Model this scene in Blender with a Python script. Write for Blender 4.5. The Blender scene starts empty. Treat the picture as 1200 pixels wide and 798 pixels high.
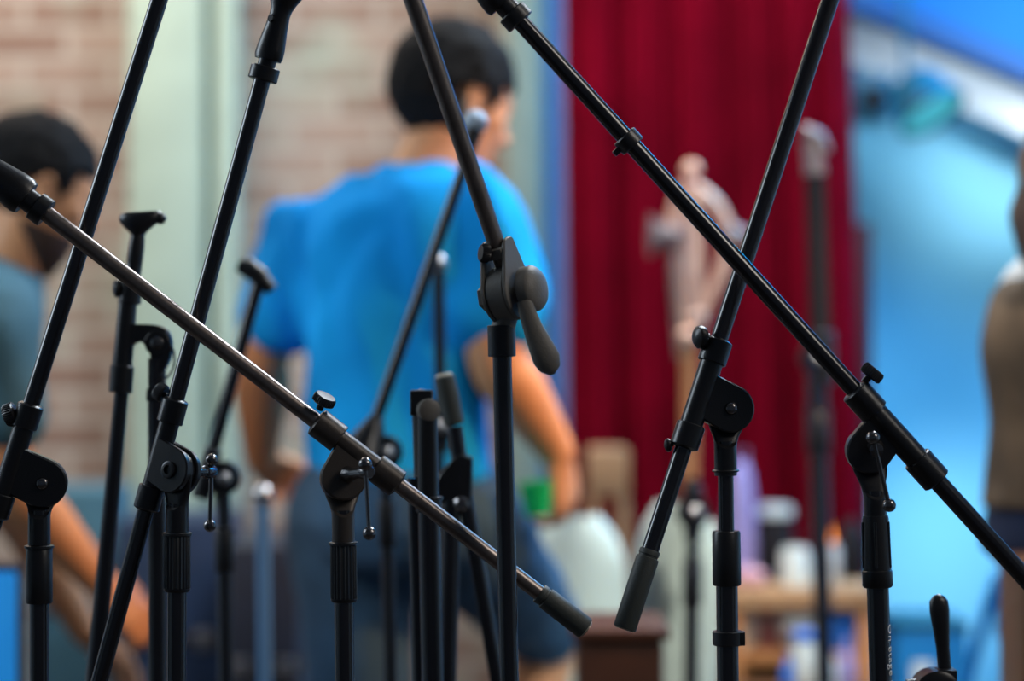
import bpy, bmesh, math, random
from mathutils import Vector, Matrix, noise
random.seed(4)
PI = math.pi
V = Vector
SC = bpy.context.scene
COL = SC.collection
F = 85.0 / 36.0 * 1200.0       # focal length in pixels
CAMZ = 1.25
FOCUS = 2.36

# ------------------------------------------------------------------ camera
cam_d = bpy.data.cameras.new('camera')
cam = bpy.data.objects.new('camera', cam_d)
COL.objects.link(cam)
cam.location = (0, 0, CAMZ)
cam.rotation_euler = (PI / 2, 0, 0)
cam_d.lens = 85
cam_d.sensor_width = 36
cam_d.clip_start = 0.05
cam_d.dof.use_dof = True
cam_d.dof.focus_distance = FOCUS
cam_d.dof.aperture_fstop = 2.0
cam_d.dof.aperture_blades = 0
SC.camera = cam

# ------------------------------------------------------------------ light
SC.view_settings.view_transform = 'Standard'
SC.view_settings.look = 'None'
SC.view_settings.gamma = 1
SC.view_settings.use_curve_mapping = False
SC.view_settings.exposure = 0.0
world = bpy.data.worlds.new('world')
SC.world = world
world.use_nodes = True
bg = world.node_tree.nodes['Background']
bg.inputs[0].default_value = (0.55, 0.72, 1.0, 1)
bg.inputs[1].default_value = 0.06
SC.cycles.use_denoising = True


def look_rot(frm, to):
    return (V(to) - V(frm)).to_track_quat('-Z', 'Y').to_euler()


def area(name, loc, to, sx, sy, power, color):
    l = bpy.data.lights.new(name, 'AREA')
    l.shape = 'RECTANGLE'
    l.size, l.size_y = sx, sy
    l.energy = power
    l.color = color
    o = bpy.data.objects.new(name, l)
    o.location = loc
    o.rotation_euler = look_rot(loc, to)
    COL.objects.link(o)
    return o


def spot(name, loc, to, power, color, ang, blend=0.8, size=0.05):
    l = bpy.data.lights.new(name, 'SPOT')
    l.energy = power
    l.color = color
    l.spot_size = math.radians(ang)
    l.spot_blend = blend
    l.shadow_soft_size = size
    o = bpy.data.objects.new(name, l)
    o.location = loc
    o.rotation_euler = look_rot(loc, to)
    COL.objects.link(o)
    return o


# ceiling wash over the people and the brick wall
area('ceiling_wash_light', (-1.3, 4.9, 3.05), (-1.0, 5.6, 1.2), 1.6, 0.5, 42, (1.0, 0.88, 0.77))
# ceiling panel behind and above the stands: the long highlights on the tubes
area('ceiling_panel_light', (0.9, 4.1, 3.2), (0.8, 4.0, 0), 1.2, 0.5, 85, (0.85, 0.93, 1.0))
# added warmish fill from the high right side, lighting the stands' fronts
area('side_fill_light', (1.7, 1.5, 2.6), (0.1, 2.5, 1.2), 0.6, 0.9, 14, (1.0, 0.93, 0.85))
# cool backlight from the left behind the stands, added for their rims
area('left_backlight', (-2.2, 2.9, 2.2), (-0.2, 3.2, 1.3), 0.9, 1.2, 26, (0.75, 0.88, 1.0))
# warm lamp right of the man in blue
spot('warm_stage_light', (1.9, 3.0, 2.3), (-0.0, 3.95, 1.1), 230, (1.0, 0.50, 0.2), 30, 0.8, 0.1)
spot('warm_fill_left', (-1.5, 2.3, 2.5), (-0.40, 3.95, 1.12), 75, (1.0, 0.68, 0.42), 15, 0.9, 0.1)  # added spot, brightens the left arm of the man in blue
# the curtain
spot('curtain_light', (0.3, 3.9, 3.0), (0.45, 5.3, 0.8), 20, (1.0, 0.72, 0.9), 70, 0.9, 0.2)
# added spot from above, brightening the table and the pale chairs
spot('table_fill_spot', (0.9, 2.6, 2.9), (0.40, 4.5, 0.55), 260, (1.0, 0.95, 0.86), 26, 0.9, 0.1)
# blue and white wash on the alcove wall
area('blue_wash_light', (2.0, 5.5, 3.0), (1.6, 6.5, 1.0), 1.0, 0.3, 120, (0.01, 0.46, 1.0))
spot('white_spot_beam', (2.3, 4.6, 1.5), (1.28, 6.35, 1.98), 230, (0.85, 0.92, 1.0), 19, 1.0, 0.1)  # added to brighten the shaded pale beam
spot('white_spot_upper', (2.4, 4.6, 1.8), (1.36, 6.6, 1.70), 440, (1.0, 0.86, 0.84), 15, 1.0, 0.1)
spot('white_spot_lower', (1.9, 4.6, 2.2), (1.14, 6.6, 0.64), 380, (1.0, 0.86, 0.84), 15, 1.0, 0.1)


# ------------------------------------------------------------------ helpers
def P(px, py, d):
    return V(((px - 600.0) / F * d, d, CAMZ - (py - 399.0) / F * d))


def material(name, color, rough=0.5, metal=0.0, var=0.0, scale=20.0, bump=0.0, bscale=200.0, emit=None, estr=0, sheen=0.0, coat=0.0, spec=0.5, alpha=None, trans=0.0):
    m = bpy.data.materials.new(name)
    m.use_nodes = True
    nt = m.node_tree
    b = nt.nodes['Principled BSDF']
    b.inputs['Base Color'].default_value = (*color, 1)
    b.inputs['Roughness'].default_value = rough
    b.inputs['Metallic'].default_value = metal
    b.inputs['Specular IOR Level'].default_value = spec
    b.inputs['Sheen Weight'].default_value = sheen
    b.inputs['Coat Weight'].default_value = coat
    b.inputs['Transmission Weight'].default_value = trans
    tc = nt.nodes.new('ShaderNodeTexCoord')
    nz = nt.nodes.new('ShaderNodeTexNoise')
    nz.inputs['Scale'].default_value = scale
    nz.inputs['Detail'].default_value = 4
    nt.links.new(tc.outputs['Object'], nz.inputs['Vector'])
    if var > 0:
        cr = nt.nodes.new('ShaderNodeValToRGB')
        cr.color_ramp.elements[0].position = 0.3
        cr.color_ramp.elements[1].position = 0.7
        cr.color_ramp.elements[0].color = (*[c * (1 - var) for c in color], 1)
        cr.color_ramp.elements[1].color = (*[min(1, c * (1 + var)) for c in color], 1)
        nt.links.new(nz.outputs['Fac'], cr.inputs['Fac'])
        nt.links.new(cr.outputs['Color'], b.inputs['Base Color'])
    if bump > 0:
        n2 = nt.nodes.new('ShaderNodeTexNoise')
        n2.inputs['Scale'].default_value = bscale
        nt.links.new(tc.outputs['Object'], n2.inputs['Vector'])
        bp = nt.nodes.new('ShaderNodeBump')
        bp.inputs['Strength'].default_value = bump
        bp.inputs['Distance'].default_value = 0.002
        nt.links.new(n2.outputs['Fac'], bp.inputs['Height'])
        nt.links.new(bp.outputs['Normal'], b.inputs['Normal'])
    if emit:
        b.inputs['Emission Color'].default_value = (*emit, 1)
        b.inputs['Emission Strength'].default_value = estr
    return m


def brick_material():
    m = bpy.data.materials.new('old_brick')
    m.use_nodes = True
    nt = m.node_tree
    b = nt.nodes['Principled BSDF']
    b.inputs['Roughness'].default_value = 0.9
    tc = nt.nodes.new('ShaderNodeTexCoord')
    mp = nt.nodes.new('ShaderNodeMapping')
    mp.inputs['Rotation'].default_value = (PI / 2, 0, 0)
    br = nt.nodes.new('ShaderNodeTexBrick')
    br.inputs['Color1'].default_value = (0.42, 0.31, 0.25, 1)
    br.inputs['Color2'].default_value = (0.26, 0.155, 0.115, 1)
    br.inputs['Mortar'].default_value = (0.46, 0.39, 0.33, 1)
    br.inputs['Scale'].default_value = 1.0
    br.inputs['Brick Width'].default_value = 0.22
    br.inputs['Row Height'].default_value = 0.075
    br.inputs['Mortar Size'].default_value = 0.012
    br.inputs['Mortar Smooth'].default_value = 0.2
    nt.links.new(tc.outputs['Object'], mp.inputs['Vector'])
    nt.links.new(mp.outputs['Vector'], br.inputs['Vector'])
    nz = nt.nodes.new('ShaderNodeTexNoise')
    nz.inputs['Scale'].default_value = 3.2
    nz.inputs['Detail'].default_value = 6
    nt.links.new(tc.outputs['Object'], nz.inputs['Vector'])
    cr = nt.nodes.new('ShaderNodeValToRGB')          # patches of old green and cream paint
    cr.color_ramp.elements[0].position = 0.54
    cr.color_ramp.elements[0].color = (0, 0, 0, 1)
    cr.color_ramp.elements[1].position = 0.78
    cr.color_ramp.elements[1].color = (1, 1, 1, 1)
    nt.links.new(nz.outputs['Fac'], cr.inputs['Fac'])
    mx = nt.nodes.new('ShaderNodeMix')
    mx.data_type = 'RGBA'
    nt.links.new(cr.outputs['Color'], mx.inputs['Factor'])
    nt.links.new(br.outputs['Color'], mx.inputs['A'])
    mx.inputs['B'].default_value = (0.40, 0.47, 0.38, 1)
    nt.links.new(mx.outputs['Result'], b.inputs['Base Color'])
    bp = nt.nodes.new('ShaderNodeBump')
    bp.inputs['Strength'].default_value = 0.5
    bp.inputs['Distance'].default_value = 0.006
    bp.invert = True
    nt.links.new(br.outputs['Fac'], bp.inputs['Height'])
    nt.links.new(bp.outputs['Normal'], b.inputs['Normal'])
    return m


M = {
    'black': material('black_painted_steel', (0.010, 0.010, 0.012), 0.28, 0.0, bump=0.12, bscale=900, spec=0.6),
    'black_tube': material('black_tube_steel', (0.011, 0.010, 0.013), 0.2, 0.0, var=0.2, scale=40, spec=0.8),
    'bronze_tube': material('worn_black_chrome', (0.24, 0.20, 0.18), 0.34, 0.8, var=0.2, scale=40),
    'plastic': material('black_plastic', (0.013, 0.013, 0.015), 0.33, bump=0.1, bscale=700, spec=0.55),
    'grey_plastic': material('grey_plastic', (0.17, 0.155, 0.135), 0.5, bump=0.2, bscale=500),
    'brown_metal': material('brownish_painted_metal', (0.075, 0.062, 0.054), 0.36, 0.35, bump=0.12, bscale=900),
    'rubber': material('rubber_grip', (0.06, 0.068, 0.062), 0.55, bump=0.15, bscale=600),
    'steel': material('bright_steel', (0.55, 0.55, 0.56), 0.28, 0.95),
    'darksteel': material('dark_polished_steel', (0.20, 0.19, 0.19), 0.2, 0.95),
    'cap': material('cream_end_cap', (0.6, 0.55, 0.45), 0.6),
    'white_print': material('white_print', (0.9, 0.9, 0.9), 0.5),
    'brick': brick_material(),
    'green_paint': material('pale_green_paint', (0.43, 0.53, 0.42), 0.6, var=0.08, scale=6),
    'green_dark': material('dark_green_paint', (0.055, 0.12, 0.085), 0.6),
    'lavender': material('lavender_blue_paint', (0.30, 0.42, 0.75), 0.6, var=0.05),
    'plaster': material('pale_plaster', (0.55, 0.66, 0.72), 0.8, var=0.05, scale=3),
    'alcove_blue_lit': material('alcove_blue_lit', (0.13, 0.44, 0.62), 0.8, var=0.05, scale=3),  # pale wall with the blue light put into its colour
    'blue_plaster': material('blue_plaster', (0.006, 0.10, 0.26), 0.8, var=0.05, scale=3),
    'navy_paint': material('navy_paint', (0.01, 0.06, 0.17), 0.6),
    'curtain': material('red_velvet', (0.145, 0.0006, 0.009), 0.95, var=0.25, scale=4, spec=0.05),
    'floorwood': material('dark_floor', (0.05, 0.04, 0.035), 0.4, var=0.3, scale=5),
    'ceiling': material('ceiling_paint', (0.35, 0.38, 0.42), 0.9, var=0.03),
    'skin': material('tan_skin', (0.72, 0.34, 0.16), 0.5, var=0.06, scale=10),
    'skin_dark': material('brown_skin', (0.30, 0.15, 0.09), 0.5, var=0.06, scale=10),
    'hair': material('black_hair', (0.012, 0.011, 0.011), 0.8, bump=0.6, bscale=250, spec=0.15),
    'hair_brown': material('dark_brown_hair', (0.05, 0.025, 0.015), 0.6, bump=0.6, bscale=250),
    'tshirt': material('blue_cotton', (0.008, 0.36, 0.95), 0.9, var=0.10, scale=6, bump=0.2, bscale=900, spec=0.1),
    'teal': material('dark_teal_cotton', (0.06, 0.16, 0.21), 0.8, var=0.15, scale=9),
    'denim': material('blue_denim', (0.035, 0.10, 0.19), 0.85, var=0.25, scale=12),
    'navy_denim': material('navy_denim', (0.012, 0.022, 0.06), 0.85, var=0.25, scale=12),
    'brown_cloth': material('brown_cloth', (0.13, 0.085, 0.05), 0.85, var=0.25, scale=12),
    'white_cloth': material('white_cloth', (0.75, 0.75, 0.72), 0.8),
    'eye': material('eye_white', (0.6, 0.6, 0.58), 0.2),
    'leather': material('black_leather', (0.014, 0.012, 0.014), 0.7, spec=0.2),
    'green_cup': material('green_plastic', (0.0, 0.45, 0.13), 0.4),
    'wood_orange': material('orange_wood', (0.50, 0.21, 0.07), 0.5, var=0.2, scale=8),
    'wood_tan': material('tan_wood', (0.45, 0.25, 0.12), 0.5, var=0.2, scale=8),
    'wood_dark': material('dark_brown_wood', (0.10, 0.04, 0.022), 0.45, var=0.25, scale=8),
    'wood_red': material('red_brown_wood', (0.14, 0.045, 0.01), 0.45, var=0.25, scale=8),
    'white_plastic': material('white_green_plastic', (0.66, 0.78, 0.69), 0.5, var=0.06),
    'ceramic': material('white_ceramic', (0.75, 0.80, 0.74), 0.3, coat=0.3),
    'blue_plastic': material('blue_plastic', (0.02, 0.16, 0.62), 0.4),
    'purple': material('purple_cloth', (0.34, 0.28, 0.55), 0.8, var=0.1),
    'pink': material('dusty_pink_cloth', (0.55, 0.28, 0.30), 0.8, var=0.1),
    'brass': material('pinkish_brass', (0.95, 0.58, 0.40), 0.35, 0.35),
    'silver': material('satin_silver', (0.25, 0.21, 0.21), 0.35, 0.5),
    'case': material('black_case', (0.012, 0.016, 0.03), 0.5, var=0.2),
    'case_blue': material('navy_case', (0.012, 0.03, 0.075), 0.5, var=0.2),
    'cyan_glass': material('cyan_lens', (0.10, 0.75, 0.78), 0.15, emit=(0.15, 0.9, 0.95), estr=0.35),
    'teal_metal': material('teal_metal', (0.01, 0.10, 0.15), 0.4),
    'flame': material('candle_flame', (1.0, 0.4, 0.05), 0.5, emit=(1.0, 0.22, 0.02), estr=2.5),
    'wax': material('candle_wax', (0.7, 0.7, 0.68), 0.5),
    'mesh_silver': material('mic_grille', (0.45, 0.55, 0.65), 0.35, 0.6, bump=0.8, bscale=900),
    'blue_sheen_tube': material('blue_sheen_chrome', (0.14, 0.30, 0.52), 0.4, 0.2),  # blue reflection on chrome, put into the base colour
    'blue_lamp': material('blue_light_panel', (0.02, 0.25, 0.8), 0.4, emit=(0.02, 0.33, 0.8), estr=0.38),
    'blue_lit_chair': material('blue_lit_metal', (0.01, 0.22, 0.55), 0.4),  # plain metal, the blue light on it is painted in
}


def thing(name, label, cat, loc, group=None):
    o = bpy.data.objects.new(name, None)
    o.empty_display_size = 0.05
    COL.objects.link(o)
    o.location = loc
    o['label'] = label
    o['category'] = cat
    if group:
        o['group'] = group
    return o


def build(name, bm, mat, parent=None, smooth=40, label=None, origin=None, mods=()):
    """turn the bmesh (world coordinates) into one object"""
    me = bpy.data.meshes.new(name)
    off = V((0, 0, 0))
    if parent is not None:
        p = parent
        while p is not None:
            off += V(p.location)
            p = p.parent
    elif origin is not None:
        off = V(origin)
    bmesh.ops.recalc_face_normals(bm, faces=bm.faces)
    bmesh.ops.translate(bm, verts=bm.verts, vec=-off)
    bm.to_mesh(me)
    bm.free()
    for pgn in me.polygons:
        pgn.use_smooth = True
    if smooth:
        me.set_sharp_from_angle(angle=math.radians(smooth))
    me.materials.append(mat)
    o = bpy.data.objects.new(name, me)
    COL.objects.link(o)
    if parent is not None:
        o.parent = parent
    elif origin is not None:
        o.location = off
    if label:
        o['label'] = label
    for k, kw in mods:
        md = o.modifiers.new(k.lower(), k)
        for a, b in kw.items():
            setattr(md, a, b)
    return o


def tag(o, label, cat, group=None):
    o['label'] = label
    o['category'] = cat
    if group:
        o['group'] = group
    return o


def struct(name, bm, mat, origin=(0, 0, 0), smooth=30):
    o = build(name, bm, mat, None, smooth, origin=origin)
    o['kind'] = 'structure'
    return o


def NB():
    return bmesh.new()


def basis(axis, ref=None):
    a = V(axis).normalized()
    if ref is None:
        ref = V((0, 0, 1)) if abs(a.z) < 0.9 else V((1, 0, 0))
    u = (V(ref) - a * a.dot(V(ref))).normalized()
    w = a.cross(u).normalized()
    return a, u, w


def loft(bm, rings, cap=True, closed=True):
    vr = [[bm.verts.new(p) for p in r] for r in rings]
    n = len(vr[0])
    for i in range(len(vr) - 1):
        for j in range(n if closed else n - 1):
            k = (j + 1) % n
            bm.faces.new((vr[i][j], vr[i][k], vr[i + 1][k], vr[i + 1][j]))
    if cap and closed:
        bm.faces.new(list(reversed(vr[0])))
        bm.faces.new(vr[-1])
    return vr


def lathe(bm, p0, axis, prof, n=28, flute=0, fdepth=0.0, cap=True):
    """prof: list of (t along the axis, radius)"""
    a, u, w = basis(axis)
    p0 = V(p0)
    rings = []
    for t, r in prof:
        ring = []
        for j in range(n):
            an = 2 * PI * j / n
            rr = max(r, 0.00005)
            if flute:
                rr *= 1 - fdepth * (j % 2)
            ring.append(p0 + a * t + u * (math.cos(an) * rr) + w * (math.sin(an) * rr))
        rings.append(ring)
    loft(bm, rings, cap)


def rod(bm, p0, p1, r, r1=None, bev=0.0, n=24):
    p0, p1 = V(p0), V(p1)
    L = (p1 - p0).length
    r1 = r if r1 is None else r1
    if bev > 0:
        prof = [(0, r - bev), (bev, r), (L - bev, r1), (L, r1 - bev)]
    else:
        prof = [(0, r), (L, r1)]
    lathe(bm, p0, p1 - p0, prof, n)


def ball(bm, c, r, sc=(1, 1, 1), seg=20, rot=None):
    mat = Matrix.Translation(V(c))
    if rot is not None:
        mat = mat @ rot.to_4x4()
    mat = mat @ Matrix.Diagonal((r * sc[0], r * sc[1], r * sc[2], 1))
    bmesh.ops.create_uvsphere(bm, u_segments=seg, v_segments=seg // 2 + 2, radius=1, matrix=mat)


def path(bm, pts, rad, n=12, flat=1.0, ref=None, cap=True):
    """tube through points; rad a number or a list; flat scales the second radius (number or list)"""
    pts = [V(p) for p in pts]
    m = len(pts)
    if not isinstance(rad, (list, tuple)):
        rad = [rad] * m
    if not isinstance(flat, (list, tuple)):
        flat = [flat] * m
    rings = []
    pu = None
    for i in range(m):
        t = (pts[min(i + 1, m - 1)] - pts[max(i - 1, 0)]).normalized()
        if ref is not None:
            a, u, w = basis(t, ref)
        elif pu is None:
            a, u, w = basis(t)
        else:
            u = (pu - t * t.dot(pu)).normalized()
            w = t.cross(u)
        pu = u
        rings.append([pts[i] + u * (math.cos(2 * PI * j / n) * rad[i]) + w * (math.sin(2 * PI * j / n) * rad[i] * flat[i]) for j in range(n)])
    loft(bm, rings, cap)


def smoothpts(pts, k=4):
    """Catmull-Rom resampling of vectors (any tuple length)"""
    out = []
    m = len(pts)
    for i in range(m - 1):
        p0, p1, p2, p3 = pts[max(i - 1, 0)], pts[i], pts[i + 1], pts[min(i + 2, m - 1)]
        for s in range(k):
            t = s / k
            out.append(tuple(0.5 * (2 * b + (c - a) * t + (2 * a - 5 * b + 4 * c - d) * t * t + (3 * b - a - 3 * c + d) * t ** 3)
                             for a, b, c, d in zip(p0, p1, p2, p3)))
    out.append(tuple(pts[-1]))
    return out


def box(bm, c, s, rotz=0.0, bev=0.0, rot=None):
    mt = Matrix.Translation(V(c)) @ (rot.to_4x4() if rot is not None else Matrix.Rotation(rotz, 4, 'Z')) @ Matrix.Diagonal((s[0], s[1], s[2], 1))
    r = bmesh.ops.create_cube(bm, size=1, matrix=mt)
    if bev > 0:
        es = {e for v in r['verts'] for e in v.link_edges}
        bmesh.ops.bevel(bm, geom=list(es), offset=bev, segments=2, affect='EDGES', profile=0.6)


def prism(bm, poly, o, u, v, n, th, bev=0.0):
    """poly of 2-D points in the u,v plane, thickness th centred on o along n, chamfered rim"""
    o = V(o)
    cx = sum(p[0] for p in poly) / len(poly)
    cy = sum(p[1] for p in poly) / len(poly)

    def ring(h, ins):
        out = []
        for p in poly:
            d = V((p[0] - cx, p[1] - cy))
            L = d.length
            q = d * ((L - ins) / L) if L > 1e-6 else d
            out.append(o + u * (cx + q[0]) + v * (cy + q[1]) + n * h)
        return out
    if bev > 0:
        loft(bm, [ring(-th / 2, bev), ring(-th / 2 + bev, 0), ring(th / 2 - bev, 0), ring(th / 2, bev)])
    else:
        loft(bm, [ring(-th / 2, 0), ring(th / 2, 0)])


def hull2(pts):
    pts = sorted(set((round(x, 6), round(y, 6)) for x, y in pts))

    def half(ps):
        out = []
        for p in ps:
            while len(out) >= 2 and (out[-1][0] - out[-2][0]) * (p[1] - out[-2][1]) - (out[-1][1] - out[-2][1]) * (p[0] - out[-2][0]) <= 0:
                out.pop()
            out.append(p)
        return out
    a, b = half(pts), half(reversed(pts))
    return a[:-1] + b[:-1]


PXM = FOCUS / F            # metres per pixel in the plane of focus

# ------------------------------------------------------------------ room
bm = NB(); box(bm, (0, 3.0, -0.05), (9.4, 9.4, 0.1)); struct('floor', bm, M['floorwood'])
bm = NB(); box(bm, (0, 3.0, 3.35), (9.4, 9.4, 0.1)); struct('ceiling', bm, M['ceiling'])
bm = NB(); box(bm, (-1.65, 6.1, 1.65), (3.7, 0.2, 3.3)); struct('wall_back', bm, M['brick'])
bm = NB(); box(bm, (-3.55, 3.0, 1.65), (0.1, 6.4, 3.3)); struct('wall_left', bm, M['plaster'])
bm = NB(); box(bm, (3.85, 3.2, 1.65), (0.1, 7.0, 3.3)); struct('wall_right', bm, M['plaster'])
bm = NB(); box(bm, (2.0, 6.7, 1.65), (3.6, 0.2, 3.3)); struct('wall_alcove', bm, M['alcove_blue_lit'])
bm = NB(); box(bm, (0.25, 6.4, 1.65), (0.1, 0.42, 3.3)); struct('wall_return', bm, M['plaster'])


def at_x(px, d):
    return (px - 600) / F * d


def strip(name, x0, x1, d, th, mat, z1=3.3, bev=0.006):
    bm = NB()
    xa, xb = at_x(x0, d), at_x(x1, d)
    box(bm, ((xa + xb) / 2, d + th / 2, z1 / 2), (xb - xa, th, z1), bev=bev)
    return struct(name, bm, mat)


strip('trim_1', 150, 238, 5.86, 0.14, M['green_paint'])
strip('trim_2', 238, 250, 5.95, 0.05, M['green_dark'], bev=0)
strip('trim_3', 250, 276, 5.88, 0.12, M['green_paint'])
strip('trim_4', 592, 636, 5.86, 0.14, M['green_paint'])
strip('trim_5', 637, 700, 5.90, 0.10, M['lavender'])

# sloping soffit over the alcove: blue panel, navy moulding, pale beam
def slab(name, px_pts, d0, d1, mat):
    """a beam whose face polygon is given at distance d0 and which runs back to d1"""
    bm = NB()
    f = [P(x, y, d0) for x, y in px_pts]
    loft(bm, [f, [p + V((0, d1 - d0, 0)) for p in f]])
    return struct(name, bm, mat)


slab('trim_6', [(960, -30), (1700, 280), (1700, -400), (960, -400)], 6.25, 6.6, M['blue_plaster'])
slab('trim_7', [(960, -8), (1700, 302), (1700, 274), (960, -36)], 6.19, 6.27, M['navy_paint'])
slab('trim_8', [(960, 55), (1700, 370), (1700, 320), (960, 4)], 6.35, 6.6, M['plaster'])

# ------------------------------------------------------------------ curtain
croot = thing('stage_curtain', 'long dark red velvet curtain hanging in pleats in the middle of the room', 'curtain', (0.45, 5.38, 0.0))
bm = NB()
NX, NZ = 150, 24
grid = []
for i in range(NZ + 1):
    z = 0.03 + 2.75 * i / NZ
    t = (z - 0.5) / 1.5
    xl = at_x(668 - 8 * t, 5.38)
    xr = at_x(1020 - 26 * t, 5.38)
    row = []
    for j in range(NX + 1):
        s = j / NX
        amp = 0.022 + 0.018 * (1 - i / NZ)
        y = 5.38 + amp * 0.8 * math.sin(s * 2 * PI * 6.0 + 1.2 * math.sin(s * 7)) + 0.007 * math.sin(s * 2 * PI * 23 + 1.3)
        row.append(bm.verts.new((xl + (xr - xl) * s, y, z)))
    grid.append(row)
for i in range(NZ):
    for j in range(NX):
        bm.faces.new((grid[i][j], grid[i][j + 1], grid[i + 1][j + 1], grid[i + 1][j]))
build('cloth', bm, M['curtain'], croot, 80, mods=[('SOLIDIFY', {'thickness': 0.006})])
bm = NB(); rod(bm, (0.02, 5.38, 2.83), (0.9, 5.38, 2.83), 0.016); ball(bm, (0.02, 5.38, 2.83), 0.028); ball(bm, (0.9, 5.38, 2.83), 0.028)
for x in (0.06, 0.86):
    rod(bm, (x, 5.38, 2.83), (x, 5.38, 3.3), 0.01)
build('rail', bm, M['darksteel'], croot)
for k in range(10):
    x = 0.13 + k * 0.067
    bm = NB()
    path(bm, [(x, 5.38 + 0.026 * math.cos(a), 2.806 + 0.03 * math.sin(a)) for a in [2 * PI * q / 14 for q in range(15)]], 0.003, 8)
    build('curtain_ring', bm, M['darksteel'], croot)

# ------------------------------------------------------------------ microphone stands
def perp(n, b):
    b = b.normalized()
    return (n - b * b.dot(n)).normalized()


def tripod(root, base, top_dir, leg_rot, hub_z=0.42, spread=0.15, mat=None):
    """folded-in tripod base, base = point on the floor under the pole"""
    mat = mat or M['black_tube']
    hub = base + top_dir * (hub_z / top_dir.z)
    low = base + top_dir * (0.16 / top_dir.z)
    bm = NB()
    lathe(bm, hub - top_dir * 0.02, top_dir, [(0, 0.017), (0.003, 0.021), (0.04, 0.021), (0.045, 0.016)])
    build('tripod_hub', bm, M['plastic'], root)
    bm = NB()
    lathe(bm, low - top_dir * 0.01, top_dir, [(0, 0.014), (0.002, 0.018), (0.02, 0.018), (0.024, 0.014)])
    build('brace_collar', bm, M['plastic'], root)
    for k in range(3):
        a = leg_rot + k * 2 * PI / 3
        d = V((math.cos(a), math.sin(a), 0))
        foot = V((base.x, base.y, 0.014)) + d * spread
        bm = NB()
        rod(bm, hub + d * 0.016, foot, 0.0062, n=12)
        mid = (hub + d * 0.016).lerp(foot, 0.55)
        rod(bm, low + d * 0.012, mid, 0.004, n=8)
        lg = build('leg', bm, mat, root)
        bm = NB()
        lathe(bm, foot + V((0, 0, -0.014)), (foot - hub) * -1, [(0, 0.008), (0.003, 0.011), (0.028, 0.010), (0.032, 0.007)], 16)
        build('rubber_foot', bm, M['rubber'], lg)


def pole_parts(root, top, bot, r_in, r_out, clutch, base_d=None, mat=None, clutch_style='ribbed', flange=True, bands=(), legrot=0.5, text=False, r_cl=None):
    """vertical tube from top (px,py,d) through bot down to the floor.
    clutch = (py0, py1): the height of the pole clutch in pixels of the photo"""
    mat = mat or M['black_tube']
    A, B = P(*top), P(*bot)
    dr = (B - A).normalized()
    d = top[2]

    def at_py(py):
        z = CAMZ - (py - 399) / F * d
        return A + dr * ((z - A.z) / dr.z)
    if clutch:
        c0, c1 = at_py(clutch[0]), at_py(clutch[1])
        bm = NB(); rod(bm, A, c0 + dr * 0.01, r_in); build('inner_pole', bm, mat, root)
        bm = NB()
        L = (c1 - c0).length
        rc = r_cl or r_out * 1.28
        if flange:
            lathe(bm, c0 - dr * 0.002, dr, [(0, rc * 1.0), (0.0006, rc * 1.12), (0.003, rc * 1.12), (0.0036, rc * 0.96)])
        if clutch_style == 'ribbed':
            lathe(bm, c0, dr, [(0, rc * 0.94), (0.002, rc), (L * 0.97, rc * 1.02)], 44, flute=1, fdepth=0.07)
            lathe(bm, c0 + dr * (L * 0.97), dr, [(0, rc * 0.9), (0.0005, rc), (L * 0.03, rc), (L * 0.03 + 0.002, rc * 0.9)])
        elif clutch_style == 'band':
            lathe(bm, c0, dr, [(0, rc * 0.86), (0.003, rc * 0.9), (L * 0.78, rc * 0.98), (L * 0.79, rc * 1.04), (L, rc * 1.05), (L + 0.002, rc * 0.94)], 30)
            for k in range(5):      # long ribs down the clutch body
                an = k * 2 * PI / 5 + 0.5
                a_, u, w = basis(dr)
                q = u * math.cos(an) * rc * 0.9 + w * math.sin(an) * rc * 0.9
                rod(bm, c0 + q + dr * 0.006, c0 + q * 1.05 + dr * (L * 0.74), 0.0016, n=8)
        else:
            lathe(bm, c0, dr, [(0, rc * 0.92), (0.002, rc), (L - 0.002, rc * 1.02), (L, rc * 0.95)], 30)
        build('pole_clutch', bm, M['plastic'], root)
        lo = c1
    else:
        lo = A
    floor_pt = A + dr * ((0.05 - A.z) / dr.z)
    bm = NB(); rod(bm, lo - dr * 0.004 if clutch else lo, floor_pt, r_out); pole = build('pole', bm, mat, root)
    for (py0, py1, rr, tab) in bands:
        bm = NB()
        b0, b1 = at_py(py0), at_py(py1)
        rod(bm, b0, b1, rr, bev=0.001)
        if tab:
            box(bm, (b0 + b1) / 2 + V((tab, -0.003, 0)), (0.008, 0.012, (b0 - b1).length * 0.95), bev=0.001)
        build('cable_clip' if tab else 'collar', bm, M['plastic'], root)
    bpt = A + dr * ((0.0 - A.z) / dr.z)
    tripod(root, bpt, -dr, legrot, mat=mat)
    return A, dr, pole


def knob(bm, p, ax, r, th, stem=0.008, style='disc'):
    ax = ax.normalized()
    rod(bm, p, p + ax * stem, r * 0.3, n=12)
    q = p + ax * stem
    if style == 'disc':
        lathe(bm, q, ax, [(0, r * 0.8), (0.0015, r), (th * 0.75, r), (th, r * 0.86), (th * 1.02, r * 0.5)], 64, flute=1, fdepth=0.05)
    else:
        lathe(bm, q, ax, [(0, r * 0.55), (th * 0.12, r * 0.85), (th * 0.4, r), (th * 0.7, r * 0.93), (th * 0.92, r * 0.6), (th, r * 0.15)], 24)


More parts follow.
